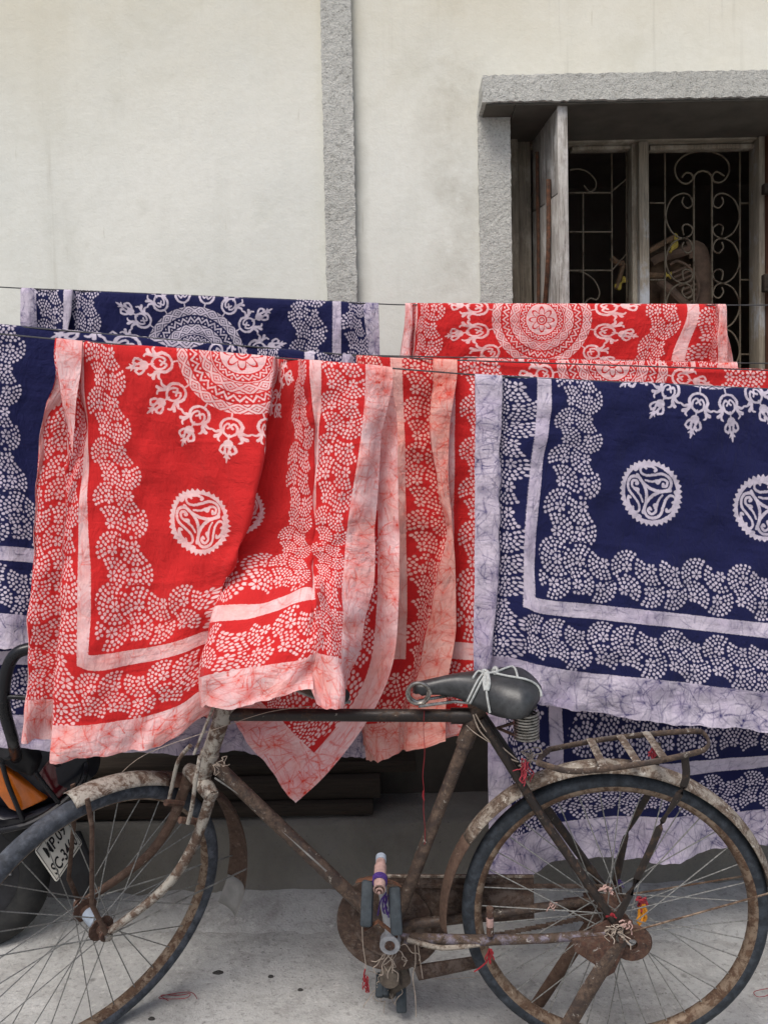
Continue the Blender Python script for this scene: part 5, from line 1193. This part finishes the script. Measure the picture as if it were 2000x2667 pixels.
def wheel_s(name, c, R, r):
    w = empty(name, (0, 0, 0), sco)
    tp = [(R-r+r*math.cos(a), r*.95*math.sin(a)) for a in np.linspace(-2.5, 2.5, 15)]
    SP(MB().lathe(tp+[tp[0]], c, (0, 1, 0), 60), 'tyre', STYRE, w)
    q = R-1.75*r
    SP(MB().lathe([(q, -.03), (q-.015, -.034), (.05, -.02), (.03, -.045), (.001, -.048)], c, (0, 1, 0), 32), 'rim', SBLK, w)
    for k in range(6):
        a = k*math.pi/3; d = Vector((math.cos(a), 0, math.sin(a)))
        SP(MB().tube([Vector(c)+d*.045+Vector((0, -.036, 0)), Vector(c)+d*(q-.02)+Vector((0, -.036, 0))], .008, 6), 'rim_rib', ALLOY if k == 0 else SBLK, w)
wheel_s('rear_wheel', W(-80, 2262, 2.50), .245, .048)
wheel_s('front_wheel', Vector((-2.45, 2.50, .235)), .235, .045)
SP(MB().span(-2.35, -1.9, 2.36, 2.60, .29, .33), 'floorboard', SBLK, bevel=.01)
SP(loft([(-2.50, 2.48, .16, .30, .95), (-2.42, 2.48, .22, .30, 1.0), (-2.34, 2.48, .15, .30, .98)]), 'leg_shield', SBODY)
SP(MB().tube([(-2.38, 2.20, 1.05), (-2.42, 2.35, 1.03), (-2.42, 2.61, 1.03), (-2.38, 2.76, 1.05)], .014, 10), 'handlebar', TUBEB)
SP(MB().tube([(-2.42, 2.48, 1.02), (-2.45, 2.49, .50), (-2.45, 2.50, .235)], .025, 10), 'fork_tube', TUBEB)
# tail: lamps
def lens(pix, Y, name, mat, th=.03, bev=.006):
    return SP(MB().prism([W(px, py, Yq) for (px, py), Yq in zip(pix, Y if isinstance(Y, (list, tuple)) else [Y]*len(pix))], (0, th, 0)), name, mat, bevel=bev)
lens([(-40, 1988), (8, 2004), (60, 2040), (122, 2084), (60, 2112), (40, 2116), (22, 2108), (0, 2078), (-40, 2040)], [2.262, 2.268, 2.29, 2.325, 2.29, 2.282, 2.276, 2.268, 2.258], 'indicator_lens', AMBER, .05)
lens([(92, 2024), (128, 1976), (170, 1968), (205, 1985), (200, 2030), (150, 2086), (128, 2080)], [2.31, 2.32, 2.34, 2.365, 2.365, 2.335, 2.325], 'tail_lamp_lens', REDL, .06)
lens([(-40, 1900), (40, 1915), (95, 1985), (80, 2030), (40, 2010), (-10, 1985), (-40, 1975)], [2.245, 2.255, 2.28, 2.28, 2.262, 2.25, 2.245], 'tail_cover', SBLK, .08, .012)
lens([(-60, 2110), (10, 2128), (60, 2128), (150, 2095), (190, 2060), (186, 2080), (90, 2140), (20, 2165), (-60, 2170)], [2.27, 2.275, 2.285, 2.33, 2.36, 2.36, 2.31, 2.285, 2.275], 'lower_trim', SBODY, .06, .008)
def tb(pix, Y, r, name, mat, n=9):
    return SP(MB().tube(curve([W(px, py, Yq) for (px, py), Yq in zip(pix, Y)], 6), r, n), name, mat)
tb([(-60, 2172), (20, 2160), (90, 2140), (165, 2090), (212, 2040), (224, 1992), (205, 1972)], [2.27, 2.27, 2.28, 2.31, 2.34, 2.37, 2.42], .0095, 'bumper_tube', TUBEB)
tb([(150, 1985), (172, 1930), (172, 1800), (150, 1712), (112, 1688), (76, 1690), (42, 1703), (20, 1740), (10, 1800), (14, 1860), (34, 1930), (42, 1975)], [2.32, 2.14, 2.06, 2.05, 2.04, 2.035, 2.03, 2.035, 2.05, 2.07, 2.11, 2.26], .0148, 'grab_rail', TUBEB, 12)
tb([(-60, 1815), (20, 1815), (70, 1818), (130, 1822)], [2.06, 2.05, 2.055, 2.06], .006, 'grab_rail_brace', TUBEB)
tb([(4, 1985), (20, 2040), (40, 2090), (60, 2138)], [2.236, 2.248, 2.258, 2.268], .0065, 'guard_rod', TUBEB)
tb([(92, 2012), (120, 2050), (152, 2090)], [2.27, 2.28, 2.30], .0065, 'guard_rod', TUBEB)
c = W(22, 1957, 2.235); SP(MB().lathe([(.001, -.016), (.012, -.016), (.014, -.010), (.020, -.010), (.023, -.006), (.023, .02)], c, (0, 1, 0), 20), 'mount_bolt', SBLK)
lens([(150, 2180), (205, 2168), (238, 2246), (226, 2338), (190, 2346), (120, 2340)], [2.46, 2.47, 2.48, 2.48, 2.47, 2.46], 'mudflap', SBLK, .02)
# number plate
npl = empty('number_plate', (0, 0, 0), sco)
BL, BR, TL = W(148, 2300, 2.36), W(216, 2196, 2.455), W(90, 2216, 2.375)
ex, ey = BR-BL, TL-BL; nz = ex.cross(ey).normalized()
if nz.y > 0: nz = -nz
def pt(a, b, o=0): return BL+ex*a+ey*b+nz*o
poly = []
for (ca_, cb_, a0_) in ((.94, .92, 0), (.06, .92, 90), (.06, .08, 180), (.94, .08, 270)):
    for k in range(4):
        a = R_(a0_+k*30); poly.append(pt(ca_+.06*math.cos(a), cb_+.08*math.sin(a), .0))
SP(MB().prism(poly, -nz*.006), 'plate', WHITEP, npl, bevel=.0015)
SP(MB().tube([pt(.03, .05, .001), pt(.97, .05, .001), pt(.97, .95, .001), pt(.03, .95, .001)], .0012, 6, closed=True), 'plate_rim', INK, npl)
def lettering(txt, a, b, h, wscale, name):
    cu = bpy.data.curves.new('t', 'FONT'); cu.body = txt; cu.size = 1; cu.offset = .018; cu.extrude = 0; cu.resolution_u = 3
    ob = bpy.data.objects.new('t', cu); col.objects.link(ob); bpy.context.view_layer.update()
    me = bpy.data.meshes.new_from_object(ob.evaluated_get(bpy.context.evaluated_depsgraph_get())); bpy.data.objects.remove(ob); bpy.data.curves.remove(cu)
    xs_ = [v.co.x for v in me.vertices]; x0_, x1_ = min(xs_), max(xs_)
    for v in me.vertices:
        q = pt(a+(v.co.x-x0_)/(x1_-x0_)*wscale, b+v.co.y/.72*h, .0012); v.co = q-SO
    me.materials.append(INK); o = bpy.data.objects.new(name, me); col.objects.link(o); o.parent = npl
    return o
lettering('MP.09', .16, .56, .30, .68, 'lettering'); lettering('SC-3460', .08, .12, .30, .84, 'lettering')

# ------------------------------------------------------------------ loose threads and scraps on the ground
def scribble(cpx, r_, n, mat, seed, lab, rad=.0009):
    rng = random.Random(seed); c = G(*cpx, .006); P = []
    for k in range(n):
        a = k*1.3+rng.uniform(-.6, .6); q = r_*rng.uniform(.3, 1); P.append(Vector((q*math.cos(a)*1.3, q*math.sin(a)*.8, rng.uniform(0, .006))))
    o = MB().tube(curve(P, 5), rad, 5).build('loose_thread', mat); o.location = c
    return tag(o, lab, 'thread', 'loose threads on the ground')
scribble((470, 2600), .045, 9, REDT, 1, 'tangled dark red thread on the concrete right of the front wheel')
scribble((1985, 2590), .03, 6, REDT, 2, 'small red thread scrap on the ground at the right edge')
scribble((1200, 2540), .06, 5, YARN, 3, 'fine pale thread on the concrete between pedal and rear wheel', .0008)
for k, (px, py, s, lab) in enumerate(((568, 2535, .012, 'dark flat stain chip on the concrete below the front mudguard flap'), (1122, 2530, .013, 'small dark flat pebble on the concrete right of the lower pedal'), (782, 2580, .006, 'tiny dark pebble on the concrete left of the lower pedal'), (705, 2545, .006, 'small dark crumb on the concrete below the chain cover'), (395, 2655, .007, 'dark crumb on the ground under the front wheel rim'))):
    p = G(px, py, .003); mb = MB(); rng = random.Random(k)
    mb.lathe([(.001, .004), (s*.6, .004), (s, .001), (s*.9, -.004)], (0, 0, 0), (0, 0, 1), 10); mb.v = [(x*1.3+rng.uniform(-.1, .1)*s, y*.8+rng.uniform(-.1, .1)*s, z) for x, y, z in mb.v]
    o = mb.build('pebble', m_plain('dark_grit', (60, 58, 56), .9) if k == 0 else bpy.data.materials['dark_grit']); o.location = p; tag(o, lab, 'pebble', 'dark crumbs on the ground')
